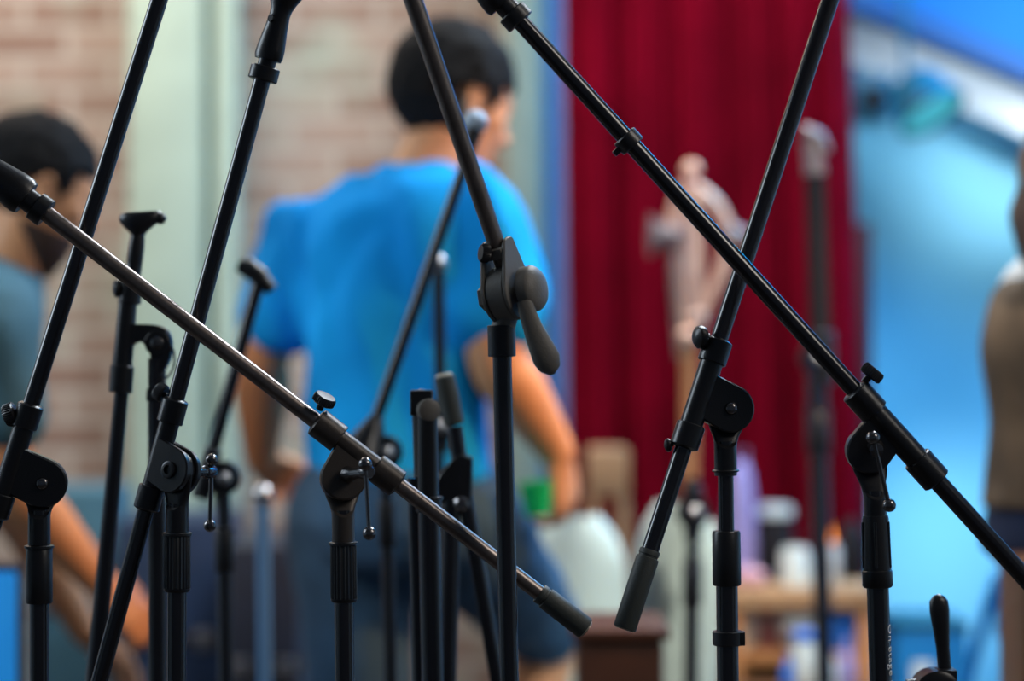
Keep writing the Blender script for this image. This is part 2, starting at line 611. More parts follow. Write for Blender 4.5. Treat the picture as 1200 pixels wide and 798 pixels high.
def tee_handle(root, p, ax, reach, bar_top, bar_bot, r=0.0022, rb=0.0066, stub=0.0055):
    bm = NB()
    ax = ax.normalized()
    e = p + ax * reach
    lathe(bm, p, ax, [(0, stub * 1.5), (reach * 0.15, stub * 1.25), (reach * 0.3, stub * 0.95), (reach * 0.8, stub * 0.95), (reach * 0.82, stub * 1.2), (reach * 1.1, stub * 1.2), (reach * 1.13, stub)], 20)
    hd = build('tee_handle', bm, M['darksteel'], root)
    bm = NB()
    rod(bm, bar_top, bar_bot, r, n=12)
    ball(bm, bar_top, rb)
    ball(bm, bar_bot, rb)
    build('tommy_bar', bm, M['darksteel'], hd)


def mic_clip(root, base, ax, side, s=1.0, name='microphone_clip', slim=False):
    """threaded neck, swivel block and flared saddle"""
    ax = ax.normalized()
    a, u, w = basis(ax, side)
    bm = NB()
    lathe(bm, base, ax, [(-.007, .0138), (-.006, .0148), (.006, .0148), (.007, .0138), (.0072, 0.009 * s), (0.018 * s, 0.009 * s)], 28)
    q = base + ax * 0.014 * s
    # tapering body
    rings = []
    for t, ru, rw in [(0, .014, .012), (.004, .0155, .013), (.012, .0150, .013), (.034, .0115, .011), (.046, .0105, .010), (.052, .011, .011), (.060, .014, .014), (.070, .021, .017), (.078, .024, .018), (.086, .0235, .017), (.088, .021, .014)]:
        rings.append([q + ax * t * s + u * math.cos(j * 2 * PI / 24) * ru * s + w * math.sin(j * 2 * PI / 24) * rw * s for j in range(24)])
    loft(bm, rings)
    # side cheek of the swivel and its bolt
    rod(bm, q + ax * 0.040 * s - w * 0.0125 * s, q + ax * 0.040 * s + w * 0.0125 * s, 0.004 * s, n=14, bev=0.0005)
    o = build(name, bm, M['plastic'], root)
    return q + ax * 0.086 * s


def boom_stand(label, hinge, top, bot, sleeve, pole_top, pole_bot, clutch, n=(0, -1, 0.0),
               r_boom=8.6, r_low=None, r_sleeve=12.5, r_col=15.5, col_len=28, lobe=27, plate_th=0.015, r_in=9.5, r_out=11.5,
               mat=None, knob_at=None, bolt='screw', tee=None, grip=None, clip=None, rings=(), style='ribbed', bands=(), legrot=0.5,
               flange=True, group='boom stands in the front row', bolt_knob=None, r_cl=None, low_col=True, neck_len=34, split=False):
    """pixel radii are at the stand's own distance; sleeve=(t0,t1) pixels of the photo given as two (px,py) points on the boom"""
    d = hinge[2]
    k = d / F
    H, T, B = P(*hinge), P(*top), P(*bot)
    bmat = M['brown_metal'] if mat is not None else M['black']
    mat = mat or M['black_tube']
    bd = (T - B).normalized()
    nn = perp(V(n), bd)
    # foot of the stand decides the root
    A0, B0 = P(*pole_top), P(*pole_bot)
    dr = (B0 - A0).normalized()
    base = A0 + dr * (-A0.z / dr.z)
    root = thing('microphone_stand', label, 'microphone stand', (base.x, base.y, 0), group)

    def on_boom(px, py):
        tgt = P(px, py, d)
        return B + bd * (tgt - B).dot(bd)
    s0, s1 = on_boom(*sleeve[0]), on_boom(*sleeve[1])      # upper, lower ends
    r_low = r_low or r_boom
    bm = NB(); rod(bm, B, T, r_low * k, r_boom * k, n=32); build('boom_arm', bm, mat, root)
    # sleeve and hinge plate, one casting
    bm = NB()
    rod(bm, s0, s1, r_sleeve * k, n=32, bev=0.0008)
    vax = bd
    uax = nn.cross(vax).normalized()
    eye = V((0, 0, CAMZ))
    ray = H - eye
    Hp = eye + ray * (nn.dot(s0 - eye) / nn.dot(ray))      # the hinge, in the plane of the boom
    H = Hp
    dp = Hp.y
    pole_top, pole_bot = (pole_top[0], pole_top[1], dp), (pole_bot[0], pole_bot[1], dp)
    A0, B0 = P(*pole_top), P(*pole_bot)
    dr = (B0 - A0).normalized()
    base = A0 + dr * (-A0.z / dr.z)
    bpy.context.view_layer.update()
    delta = V((base.x, base.y, 0)) - V(root.location)
    root.location = V((base.x, base.y, 0))
    for ch in root.children:
        ch.data.transform(Matrix.Translation(-delta))
    o = s0
    hx, hy = (Hp - o).dot(uax), (Hp - o).dot(vax)
    L = (s1 - s0).dot(vax)
    poly = [(hx + lobe * k * math.cos(2 * PI * q / 40), hy + lobe * k * math.sin(2 * PI * q / 40)) for q in range(40)]
    a_ = hy + lobe * k * 1.15
    b_ = hy - lobe * k * 0.75
    a_ = min(a_, -0.006); b_ = max(b_, L + 0.006)
    sg = 1 if hx > 0 else -1
    poly += [(0, a_), (0, b_), (sg * r_sleeve * k * 0.5, a_), (sg * r_sleeve * k * .5, b_)]
    poly = hull2(poly)
    # densify
    dens = []
    for q in range(len(poly)):
        p, r_ = poly[q], poly[(q + 1) % len(poly)]
        m = max(1, int(math.dist(p, r_) / 0.004))
        for z in range(m):
            dens.append((p[0] + (r_[0] - p[0]) * z / m, p[1] + (r_[1] - p[1]) * z / m))
    if split:
        for sg2 in (-1, 1):
            prism(bm, dens, o + nn * sg2 * plate_th * 0.36, uax, vax, nn, plate_th * 0.3, 0.0012)
        prism(bm, [(hx + 0.86 * lobe * k * math.cos(2 * PI * q / 40), hy + 0.86 * lobe * k * math.sin(2 * PI * q / 40)) for q in range(40)], o, uax, vax, nn, plate_th * 0.45, 0.0005)
    else:
        prism(bm, dens, o, uax, vax, nn, plate_th, 0.0016)
    build('boom_bracket', bm, bmat, root)
    # collars at both ends
    c1 = col_len * k
    for idx, (pt, di) in enumerate(((s0, 1), (s1, -1))):
        if idx == 1 and not low_col:
            continue
        bm = NB()
        lathe(bm, pt - bd * di * c1 * 0.55, bd * di, [(0, r_col * k * 0.93), (0.001, r_col * k), (c1 - 0.001, r_col * k), (c1, r_col * k * 0.93), (c1 + 0.0015, r_boom * k * 1.15)], 32)
        build('boom_collar', bm, bmat, root)
    if knob_at:
        for kn in knob_at:
            # (px, py, dir_x, dir_z, r, th, style): knob axis in the picture plane, base on the boom
            kp, kd, kr, kt, ks = V(on_boom(kn[0], kn[1])), V((kn[2], kn[3], kn[4])), kn[5] * k, kn[6] * k, kn[7]
            bm = NB()
            kd.normalize()
            knob(bm, kp + kd * r_col * k * 0.8, kd, kr, kt, stem=(kn[8] if len(kn) > 8 else 7) * k, style=ks)
            build('clamp_knob', bm, M['plastic'], root)
    # friction disc, fork and neck under the hinge
    bm = NB()
    off = plate_th / 2 + 0.0042
    if not split:
        rod(bm, H - nn * -off + nn * 0, H + nn * (off + 0.0), 0.001, n=8)
        for sgn in (-1,):
            c = Hp + nn * sgn * off
            rod(bm, c - nn * 0.0035, c + nn * 0.0035, lobe * k * 0.95, n=40, bev=0.0012)
    # flat tongue from the hinge, then the round neck with its slanted ledge
    up = V((0, 0, 1))
    rg = up.cross(nn).normalized()
    ledge = A0 + dr * 6 * k
    cb_ = Hp - nn * (0 if split else off)
    tong = [(cb_ + up * lobe * k * 0.5, lobe * k * 0.62, .004), (cb_, lobe * k * .86, .0045), (cb_.lerp(ledge, .45), lobe * k * .74, .0045), (ledge.lerp(cb_, .22) , 14.5 * k, .006), (ledge + dr * 3 * k, 12.6 * k, .007)]
    tt = smoothpts([(c.x, c.y, c.z, a, b) for c, a, b in tong], 3)
    rings = []
    for q in tt:
        c = V(q[:3])
        rings.append([c + rg * (math.copysign(abs(math.cos(a)) ** .6, math.cos(a)) * q[3]) + nn * (math.copysign(abs(math.sin(a)) ** .6, math.sin(a)) * q[4]) for a in [2 * PI * z / 28 for z in range(28)]])
    loft(bm, rings)
    b2 = NB()
    rod(b2, A0 - dr * 8 * k, A0 + dr * (neck_len + 6) * k, 13.2 * k, n=36)
    cutn = (nn * 0.95 - dr * 1.0).normalized()
    bmesh.ops.bisect_plane(b2, geom=b2.verts[:] + b2.edges[:] + b2.faces[:], plane_co=A0 + dr * 1.5 * k + nn * 5 * k, plane_no=cutn, clear_outer=True)
    bmesh.ops.holes_fill(b2, edges=[e for e in b2.edges if e.is_boundary], sides=0)
    tmpm = bpy.data.meshes.new('tmp'); b2.to_mesh(tmpm); b2.free(); bm.from_mesh(tmpm); bpy.data.meshes.remove(tmpm)
    build('hinge_neck', bm, bmat, root)
    front = Hp + nn * (plate_th / 2)
    if bolt == 'screw':
        bm = NB()
        lathe(bm, front - nn * 0.0005, nn, [(0, 0.0064), (0.0022, 0.0062), (0.004, 0.0045), (0.0046, 0.002)], 24)
        build('hinge_bolt', bm, M['darksteel'], root, label='shiny round hinge bolt head')
    if bolt == 'socket':
        bm = NB()
        lathe(bm, front - nn * 0.0005, nn, [(0, 0.0085), (0.003, 0.0085), (0.0036, 0.007), (0.0036, 0.0045), (0.001, 0.0045)], 24)
        build('hinge_bolt', bm, M['black'], root)
    if tee:
        tee_handle(root, P(*tee[0]), V(P(*tee[1]) - P(*tee[0])), (P(*tee[1]) - P(*tee[0])).length, P(*tee[2]), P(*tee[3]), rb=tee[4] * k)
    if grip:
        g0, g1, gr = grip
        a, b = on_boom(*g0), on_boom(*g1)
        dd = (b - a)
        Lg = dd.length
        bm = NB()
        lathe(bm, a, dd, [(0, gr * k * 0.86), (0.001, gr * k * 0.9), (0.005, gr * k * 0.9), (0.0055, gr * k * 0.84), (0.0075, gr * k * 0.84), (0.008, gr * k * 0.97), (0.010, gr * k), (Lg - 0.001, gr * k), (Lg, gr * k * 0.96)], 36)
        g = build('counterweight_grip', bm, M['rubber'], root)
        bm = NB()
        lathe(bm, b - dd.normalized() * 0.0008, dd, [(0, gr * k * 0.7), (0.0012, gr * k * 0.86), (0.002, gr * k * 0.8)], 24)
        build('end_cap', bm, M['cap'], g, label='pale end cap of the dark grip')
    for rg in rings_list(rings and ()):
        pass
    for (rx, ry, ln, rad) in RINGS.pop(0) if RINGS else ():
        bm = NB()
        c = on_boom(rx, ry)
        rod(bm, c - bd * ln * k / 2, c + bd * ln * k / 2, rad * k, bev=0.001)
        bm2 = bm
        box(bm2, c - V((0, 0, 0)) + nn.cross(bd) * rad * k * 1.0, (0.006, 0.012, 0.006), rot=bd.to_track_quat('Z', 'Y').to_matrix(), bev=0.0008)
        build('cable_clip', bm2, M['plastic'], root)
    if clip:
        mic_clip(root, T - bd * 0.002, bd, nn.cross(bd) if clip != 'turn' else nn, clip if isinstance(clip, float) else 1.0)
    pole_parts(root, pole_top if True else None, pole_bot, r_in * k, r_out * k, clutch, mat=M['black_tube'], clutch_style=style, bands=[(b0, b1, b2 * k, b3 * k) for b0, b1, b2, b3 in bands], legrot=legrot, flange=flange, r_cl=r_cl * k if r_cl else None)
    return root


RINGS = []


def rings_list(x):
    return x


# 1: left edge
RINGS.append(())
boom_stand('black boom stand at the left edge, boom steeply raised beside the bearded man', (50, 566, 2.38), (196, -30, 2.38), (-32, 690, 2.38),
           ((50, 492), (8, 596)), (46, 598, 2.38), (46, 798, 2.38), (641, 707), n=(0.12, -1, 0), lobe=29, r_boom=10, knob_at=[(36, 478, -1, 0.05, -0.35, 14, 14, 'disc', 5)],
           style='smooth', legrot=PI / 2, r_cl=15.5)
# 2: second, with the mic clip at the top
RINGS.append(())
boom_stand('black boom stand with tee handle, boom rising to a clip at the top left', (207, 552, 2.39), (310, 84, 2.39), (108, 830, 2.39),
           ((207, 482), (177, 585)), (208, 590, 2.39), (207, 798, 2.39), (626, 691), n=(-0.58, -0.81, 0), lobe=27, r_boom=10, r_low=10, r_sleeve=12,
           plate_th=0.022, split=True, knob_at=[(203, 470, -0.75, 0.3, 0.45, 11, 12, 'disc', 4)], bolt='socket', clip=1.0,
           tee=((214, 553, 2.37), (246, 553, 2.41), (248, 539, 2.41), (246, 616, 2.41), 7.5), style='ribbed', legrot=-PI / 2, r_cl=15.5)
# 3: the long boom across the left half
RINGS.append([])
boom_stand('dark grey boom stand whose long arm slants down from the left edge to the centre', (402, 560, 2.345), (46, 244, 2.33), (688, 738, 2.36),
           ((388, 497), (456, 556)), (402, 598, 2.345), (404, 798, 2.345), (637, 703), n=(0.25, -1, 0.12), lobe=27, r_boom=9.8, r_low=9.2, mat=M['bronze_tube'],
           r_sleeve=12.5, r_col=17.5, col_len=34, knob_at=[(374, 484, 0.45, -0.25, 0.85, 14, 11, 'disc', 8)], bolt=None, clip=1.25,
           tee=((408, 556, 2.33), (430, 553, 2.29), (428, 544, 2.285), (433, 625, 2.285), 8), grip=((634, 695), (688, 738), 13.5), style='ribbed', legrot=PI / 2, r_cl=15.5)
# 5
RINGS.append([])
boom_stand('black boom stand with dark grip on its low boom end, before the red curtain', (855, 479, 2.385), (984, -34, 2.42), (733, 733, 2.345),
           ((838, 412), (806, 514)), (850, 517, 2.385), (853, 798, 2.385), (622, 686), n=(0.05, -1, -0.1), lobe=28, r_boom=10.5, r_low=10, r_sleeve=13.5, r_col=17,
           knob_at=[(834, 392, -1, -0.35, -0.05, 14, 16, 'ball', 4), (800, 521, -1, 0, -0.1, 8, 9, 'ball', 2)], bolt='screw',
           grip=((756, 644), (732, 737), 13.5), style='smooth', bands=((550, 553, 16, 0), (739, 756, 17.5, 15)), legrot=PI / 2, flange=False, r_in=9.2, r_out=12.7, r_cl=16.5, neck_len=34)
# 6
RINGS.append([(736, 165, 17, 15.5)])
boom_stand('black boom stand on the right with printed pole, arm slanting down to the right edge', (1018, 528, 2.34), (603, 18, 2.31), (1290, 775, 2.355),
           ((1020, 461), (1095, 545)), (1025, 575, 2.34), (1032, 798, 2.34), (604, 686), n=(0.03, -1, -0.05), lobe=27, r_boom=10, r_low=11, r_sleeve=14.5, r_col=18, col_len=36,
           knob_at=[(1010, 452, 0.75, -0.1, 0.9, 14, 13, 'disc', 8)], bolt=None, clip=1.2, tee=((1026, 524, 2.325), (1027, 527, 2.305), (1023, 513, 2.302), (1042, 592, 2.308), 8),
           style='band', legrot=-PI / 2, flange=False, r_in=10, r_out=13, r_cl=17, neck_len=30)


S6D = [o for o in COL.objects if o.type == 'EMPTY' and 'printed pole' in o.get('label', '')][0].location.y


# printed lettering down the pole of that stand, wrapped round the tube
def pole_lettering(text, A, B, r, py0, size, ang0, parent, d):
    cu = bpy.data.curves.new('lettering', 'FONT')
    cu.body = text
    cu.size = size
    cu.extrude = 0
    cu.space_character = 1.08
    tmp = bpy.data.objects.new('lettering_tmp', cu)
    COL.objects.link(tmp)
    dg = bpy.context.evaluated_depsgraph_get()
    me = bpy.data.meshes.new_from_object(tmp.evaluated_get(dg))
    COL.objects.unlink(tmp)
    bpy.data.objects.remove(tmp)
    bm = NB()
    bm.from_mesh(me)
    bmesh.ops.subdivide_edges(bm, edges=[e for e in bm.edges if e.calc_length() > size * 0.15], cuts=2)
    dr = (B - A).normalized()
    z0 = CAMZ - (py0 - 399) / F * d
    o = A + dr * ((z0 - A.z) / dr.z)
    fr = V((0, -1, 0)); fr = (fr - dr * dr.dot(fr)).normalized()
    rt = V((1, 0, 0)); rt = (rt - dr * dr.dot(rt)).normalized()
    for v in bm.verts:
        x, y = v.co.x, v.co.y
        ph = ang0 + y / r
        v.co = o + dr * x + (fr * math.cos(ph) + rt * math.sin(ph)) * (r + 0.00035)
    # a skin of paint
    ret = bmesh.ops.extrude_face_region(bm, geom=bm.faces[:])
    for v in [g for g in ret['geom'] if isinstance(g, bmesh.types.BMVert)]:
        h = (v.co - A); h -= dr * dr.dot(h)
        v.co -= h.normalized() * 0.0006
    return build('printed_lettering', bm, M['white_print'], parent, 0, label='white lettering printed down the black pole')


st6 = [o for o in COL.objects if o.type == 'EMPTY' and 'printed pole' in o.get('label', '')][0]
st6_pole = [o for o in st6.children if o.name.startswith('pole') and 'clutch' not in o.name][0]
pole_lettering('On Stage Stands', V(P(1025, 575, S6D)), V(P(1032, 798, S6D)), 13 * 2.34 / F, 731, 0.0125, math.radians(44), st6_pole, S6D)


# 4: centre stand with the big lever handle
def lever_stand():
    d = 2.325
    k = d / F
    A0, B0 = P(588, 384, d), P(597, 798, d)
    dr = (B0 - A0).normalized()
    base = A0 + dr * (-A0.z / dr.z)
    root = thing('microphone_stand', 'grey-black boom stand in the centre with a big lever handle and round knob', 'microphone stand', (base.x, base.y, 0), 'boom stands in the front row')
    H = P(590, 345, d)
    T, Bm = P(474, -40, d - 0.075), P(594, 312, d)
    bd = (T - Bm).normalized()
    n = perp(V((0.87, -0.46, 0.12)), bd)
    gap = n.dot(Bm - H)
    H = H + n * gap * 0.6
    T, Bm = T - n * gap * 0.4, Bm - n * gap * 0.4
    bm = NB(); rod(bm, Bm, T, 10.2 * k, 11 * k, n=32); build('boom_arm', bm, M['bronze_tube'], root)
    # two cheeks
    u = n.cross(bd).normalized()
    bm = NB()
    R = 34 * k
    tipc = (Bm + bd * 6 * k)
    tx, ty = (tipc - H).dot(u), (tipc - H).dot(bd)
    pts = [(R * math.cos(a), R * math.sin(a)) for a in [2 * PI * q / 48 for q in range(48)]]
    pts += [(tx + 12 * k * math.cos(a), ty + 22 * k + 6 * k * math.sin(a)) for a in [2 * PI * q / 24 for q in range(24)]]
    cheek = hull2(pts)
    for sgn in (-1, 1):
        prism(bm, cheek, H + n * sgn * 0.0122, u, bd, n, 0.0035, 0.0008)
    # web between the cheeks at the top-left: little ledges
    box(bm, H + bd * R * 1.45 - u * R * 0.1 , (0.02, 0.012, 0.01), rot=Matrix((n, u, bd)).transposed(), bev=0.001)
    build('hinge_cheeks', bm, M['grey_plastic'], root)
    bm = NB()
    rod(bm, H - n * 0.0105, H + n * 0.0105, R * 0.96, n=48, bev=0.002)
    q0 = H - V((0, 0, R * 0.6))
    rod(bm, q0, P(587.5, 392, d), 14 * k, n=28)
    build('hinge_disc', bm, M['grey_plastic'], root)
    bm = NB()
    lathe(bm, P(587.5, 381, d), dr, [(0, 15.5 * k), (0.0005, 16.5 * k), (0.030, 16.5 * k), (0.0305, 12 * k)], 32)
    build('neck_block', bm, M['black'], root)
    # knob
    bm = NB()
    kp = H + n * 0.0142 + V((0, 0, 0.000))
    lathe(bm, kp, n, [(0, 12 * k), (0.004, 12 * k), (0.0042, 19 * k), (0.006, 24 * k), (0.0065, 27 * k), (0.016, 27 * k), (0.0175, 26 * k), (0.021, 22 * k), (0.0235, 14 * k), (0.0245, 5 * k), (0.0246, 1 * k)], 44)
    build('round_knob', bm, M['grey_plastic'], root)
    # lever
    bm = NB()
    l0 = kp + n * 0.010 + V((0, 0, -0.008))
    pts = [P(614, 352, d - .03), P(620, 372, d - .03), P(626, 388, d - .03), P(634, 406, d - .03), P(641, 421, d - .03), P(645, 432, d - .03), P(647, 439, d - .03)]
    path(bm, pts, [9 * k, 10.5 * k, 12 * k, 14.5 * k, 16 * k, 12 * k, 3 * k], 24, flat=0.62, ref=V((1, 0, 0)))
    build('lever_handle', bm, M['grey_plastic'], root, 60)
    # small knob up left and hex nut
    bm = NB()
    kn = P(577, 298, d - 0.01)
    knob(bm, kn, V((-0.9, -0.35, 0.1)), 11 * k, 11 * k, stem=4 * k, style='disc')
    rod(bm, kn, P(592, 300, d), 3 * k, n=10)
    build('clamp_knob', bm, M['plastic'], root)
    bm = NB()
    lathe(bm, H - n * 0.014, -n, [(0, 16 * k), (0.001, 17 * k), (0.012, 17 * k), (0.013, 15 * k)], 6)
    build('hex_nut', bm, M['grey_plastic'], root)
    pole_parts(root, (588, 400, d), (597, 798, d), 10.5 * k, 11.2 * k, None, legrot=-PI / 2)
    for o in root.children:
        if o.name.startswith('pole'):
            o.data.materials[0] = M['black_tube']


lever_stand()


# 7: slightly behind, with the microphone clip up and the U-shaped head
def stand_behind_left():
    d = 2.62
    k = d / F
    A0, B0 = P(184, 420, d), P(185, 798, d)
    dr = (B0 - A0).normalized()
    base = A0 + dr * (-A0.z / dr.z)
    root = thing('microphone_stand', 'black boom stand before the green column, flared clip on its top', 'microphone stand', (base.x, base.y, 0), 'stands just behind the front row')
    T, Bo = P(158, 300, d), P(106, 850, d)
    mid = P(141, 440, d)
    bm = NB(); rod(bm, P(148, 400, d), Bo, 8 * k, 11.5 * k); build('boom_arm', bm, M['black_tube'], root)
    bm = NB(); path(bm, [P(158, 308, d), P(150, 350, d), P(146, 400, d), P(143, 430, d)], [9 * k, 11 * k, 11.5 * k, 12 * k], 24)
    build('boom_sleeve', bm, M['black'], root)
    bm = NB(); rod(bm, P(143.5, 428, d), P(141, 460, d), 14 * k, bev=0.001); build('boom_collar', bm, M['plastic'], root)
    bm = NB(); rod(bm, P(154.5, 330, d), P(151.5, 356, d), 13.5 * k, bev=0.001); build('boom_collar', bm, M['plastic'], root)
    # arched bracket
    u, v, n = V((1, 0, 0)), V((0, 0, 1)), V((0, -1, 0))
    o = P(150, 380, d)
    outer = [(0, 0), (25, 0), (40, -3), (49, -11), (52, -24), (50, -40), (44, -52), (38, -58), (30, -50), (28, -36), (22, -24), (14, -20), (6, -26), (2, -44), (-4, -48), (-6, -20)]
    pp = smoothpts(outer + [outer[0]], 3)[:-1]
    vs = [o + u * a * k + v * b * k for a, b in pp]
    bm = NB()
    rings = [[p + n * h for p in vs] for h in (-0.009, 0.009)]
    loft(bm, rings)
    bmesh.ops.triangulate(bm, faces=[f for f in bm.faces if len(f.verts) > 4])
    rod(bm, P(186, 402, d) + V((0, .012, 0)), P(186, 402, d) - V((0, .012, 0)), 15 * k, bev=0.001)
    build('boom_bracket', bm, M['black'], root)
    bm = NB(); lathe(bm, P(186, 402, d) - V((0, .0115, 0)), V((0, -1, 0)), [(0, .007), (.003, .007), (.005, .004)], 20); build('hinge_bolt', bm, M['darksteel'], root)
    bm = NB(); knob(bm, P(146, 338, d), V((-1, -0.2, 0)), 11 * k, 10 * k, stem=4 * k, style='ball'); build('clamp_knob', bm, M['plastic'], root)
    bm = NB()
    lathe(bm, P(157.5, 310, d), P(163, 262, d) - P(157.5, 310, d), [(0, 9 * k), (0.002, 9.5 * k), (0.020, 9.5 * k), (0.03, 8.5 * k), (0.036, 8 * k)], 20)
    rings = []
    for t, ru, rw in [(.032, 8, 9), (.036, 11, 11), (.041, 17, 12), (.046, 23, 13), (.050, 25.5, 13), (.055, 25, 12), (.0575, 22, 9)]:
        c = P(157.5, 310, d) + (P(164, 262, d) - P(157.5, 310, d)).normalized() * t
        rings.append([c + V((math.cos(j * PI / 12) * ru * k, math.sin(j * PI / 12) * rw * k, math.cos(j * PI / 12) * 1.2 * k)) for j in range(24)])
    loft(bm, rings)
    ball(bm, P(188, 256, d), 7 * k)
    build('microphone_clip', bm, M['plastic'], root)
    # thin wire loop beside the hinge
    bm = NB(); path(bm, [V(p) for p in smoothpts([tuple(P(196, 398, d)), tuple(P(203, 410, d)), tuple(P(204, 428, d)), tuple(P(198, 440, d - .005)), tuple(P(190, 446, d - .01))], 4)], 0.0012, 8); build('wire_loop', bm, M['plastic'], root)
    pole_parts(root, (184, 420, d), (185, 798, d), 10.5 * k, 11 * k, (455, 470), clutch_style='smooth', flange=False, legrot=PI / 2, r_cl=12.5 * k)


stand_behind_left()


# 8: pole with round knob at the top, beside the crossing arm; 9: folded boom behind it
def upright_pair():
    d = 2.52
    k = d / F
    A0, B0 = P(497, 490, d), P(501, 798, d)
    dr = (B0 - A0).normalized()
    base = A0 + dr * (-A0.z / dr.z)
    root = thing('microphone_stand', 'black stand with folded upright boom, round knob at its top, left of centre', 'microphone stand', (base.x, base.y, 0), 'stands just behind the front row')
    bm = NB()
    rod(bm, P(494, 462, d + .02), P(497, 560, d + .02), 12 * k, bev=.0015)
    box(bm, P(494, 472, d + .01), (26 * k, 0.025, 30 * k), bev=0.002)
    build('boom_bracket', bm, M['black'], root)
    bm = NB()
    lathe(bm, P(499, 481, d + 0.01), V((0.25, -1, 0.05)), [(0, 11 * k), (.004, 14 * k), (.012, 14 * k), (.020, 13 * k), (.022, 9 * k)], 28)
    build('clamp_knob', bm, M['grey_plastic'], root)
    bm = NB(); rod(bm, P(501, 488, d), P(502, 588, d), 12 * k, 12.5 * k); build('hinge_neck', bm, M['black'], root)
    bm = NB(); lathe(bm, P(494, 461, d + .02), V((0.1, 0, 1)), [(0, 5 * k), (3 * k, 5 * k), (5 * k, 3 * k)], 16); build('hinge_bolt', bm, M['steel'], root, label='small bright bolt on top')
    bm = NB(); rod(bm, P(486, 560, d + .03), P(494, 860, d + .03), 9 * k, n=24); build('boom_arm', bm, M['black_tube'], root)
    pole_parts(root, (502, 560, d), (507, 798, d), 12 * k, 13 * k, (584, 600), clutch_style='smooth', flange=True, legrot=-PI / 2, r_cl=15 * k)
    # 9
    d = 2.72
    k = d / F
    A0, B0 = P(529, 585, d), P(524, 798, d)
    dr = (B0 - A0).normalized()
    base = A0 + dr * (-A0.z / dr.z)
    root = thing('microphone_stand', 'blurred black boom stand with grey grip pointing up, behind the round-knob stand', 'microphone stand', (base.x, base.y, 0), 'stands just behind the front row')
    G0, G1 = P(520, 440, d), P(533, 500, d)
    E = P(592, 850, d)
    bm = NB(); lathe(bm, G0, G1 - G0, [(0, 9 * k), (0.002, 12 * k), (.02, 13 * k), (0.055, 11.5 * k), (.057, 9 * k)], 24); g = build('counterweight_grip', bm, M['rubber'], root)
    bm = NB(); lathe(bm, G0 - (G1 - G0).normalized() * .002, G1 - G0, [(0, 8 * k), (.001, 9.5 * k), (.003, 10 * k)], 20); build('end_cap', bm, M['cap'], g)
    bm = NB(); path(bm, [G1, P(541, 560, d), P(556, 640, d), E], [9 * k, 9.5 * k, 9 * k, 9 * k], 20); build('boom_arm', bm, M['black_tube'], root)
    bm = NB()
    prism(bm, hull2([(22 * k * math.cos(a), 24 * k * math.sin(a)) for a in [q * PI / 16 for q in range(32)]] + [(6 * k, 40 * k), (22 * k, 34 * k), (20 * k, -26 * k)]), P(532, 570, d), V((1, 0, 0)), V((0, 0, 1)), V((0, -1, 0)), 0.018, 0.002)
    build('boom_bracket', bm, M['black'], root)
    bm = NB(); lathe(bm, P(541, 590, d - .01), V((0, -1, 0)), [(0, 9 * k), (.008, 9 * k), (.011, 6 * k)], 20); build('hinge_bolt', bm, M['darksteel'], root)
    pole_parts(root, (529, 585, d), (524, 798, d), 10 * k, 11 * k, None, legrot=PI / 2)


upright_pair()


# 13: lever handle rising into the picture at the lower right
def low_lever_stand():
    d = 2.46
    k = d / F
    A0 = P(1096, 812, d)
    base = V((A0.x, A0.y, 0))
    root = thing('microphone_stand', 'low black stand at the lower right, only its upright lever handle showing', 'microphone stand', (base.x, base.y, 0), 'stands just behind the front row')
    bm = NB()
    path(bm, [P(1107, 785, d), P(1105, 760, d), P(1103, 735, d), P(1101, 716, d), P(1100, 704, d), P(1100, 698, d), P(1100, 696, d)], [8 * k, 8 * k, 10 * k, 11.8 * k, 11 * k, 6 * k, 1 * k], 24, flat=0.7, ref=V((1, 0, 0)))
    build('lever_handle', bm, M['plastic'], root, 60)
    bm = NB()
    lathe(bm, A0 + V((0.0, -.02, 0)), V((0, 1, 0)), [(0, 22 * k), (.003, 28 * k), (.037, 28 * k), (.04, 22 * k)], 36)
    rod(bm, P(1062, 803, d), P(1090, 800, d), 7 * k, bev=.001)
    box(bm, P(1108, 796, d), (22 * k, .03, 26 * k), bev=.002)
    build('hinge_disc', bm, M['black'], root)
    bm = NB(); rod(bm, A0, A0 - V((0, 0, .10)), 12 * k); build('hinge_neck', bm, M['black'], root)
    pole_parts(root, (1096, 870, d), (1096, 1000, d), 10 * k, 12 * k, (930, 1000), legrot=PI / 2, clutch_style='smooth')


low_lever_stand()


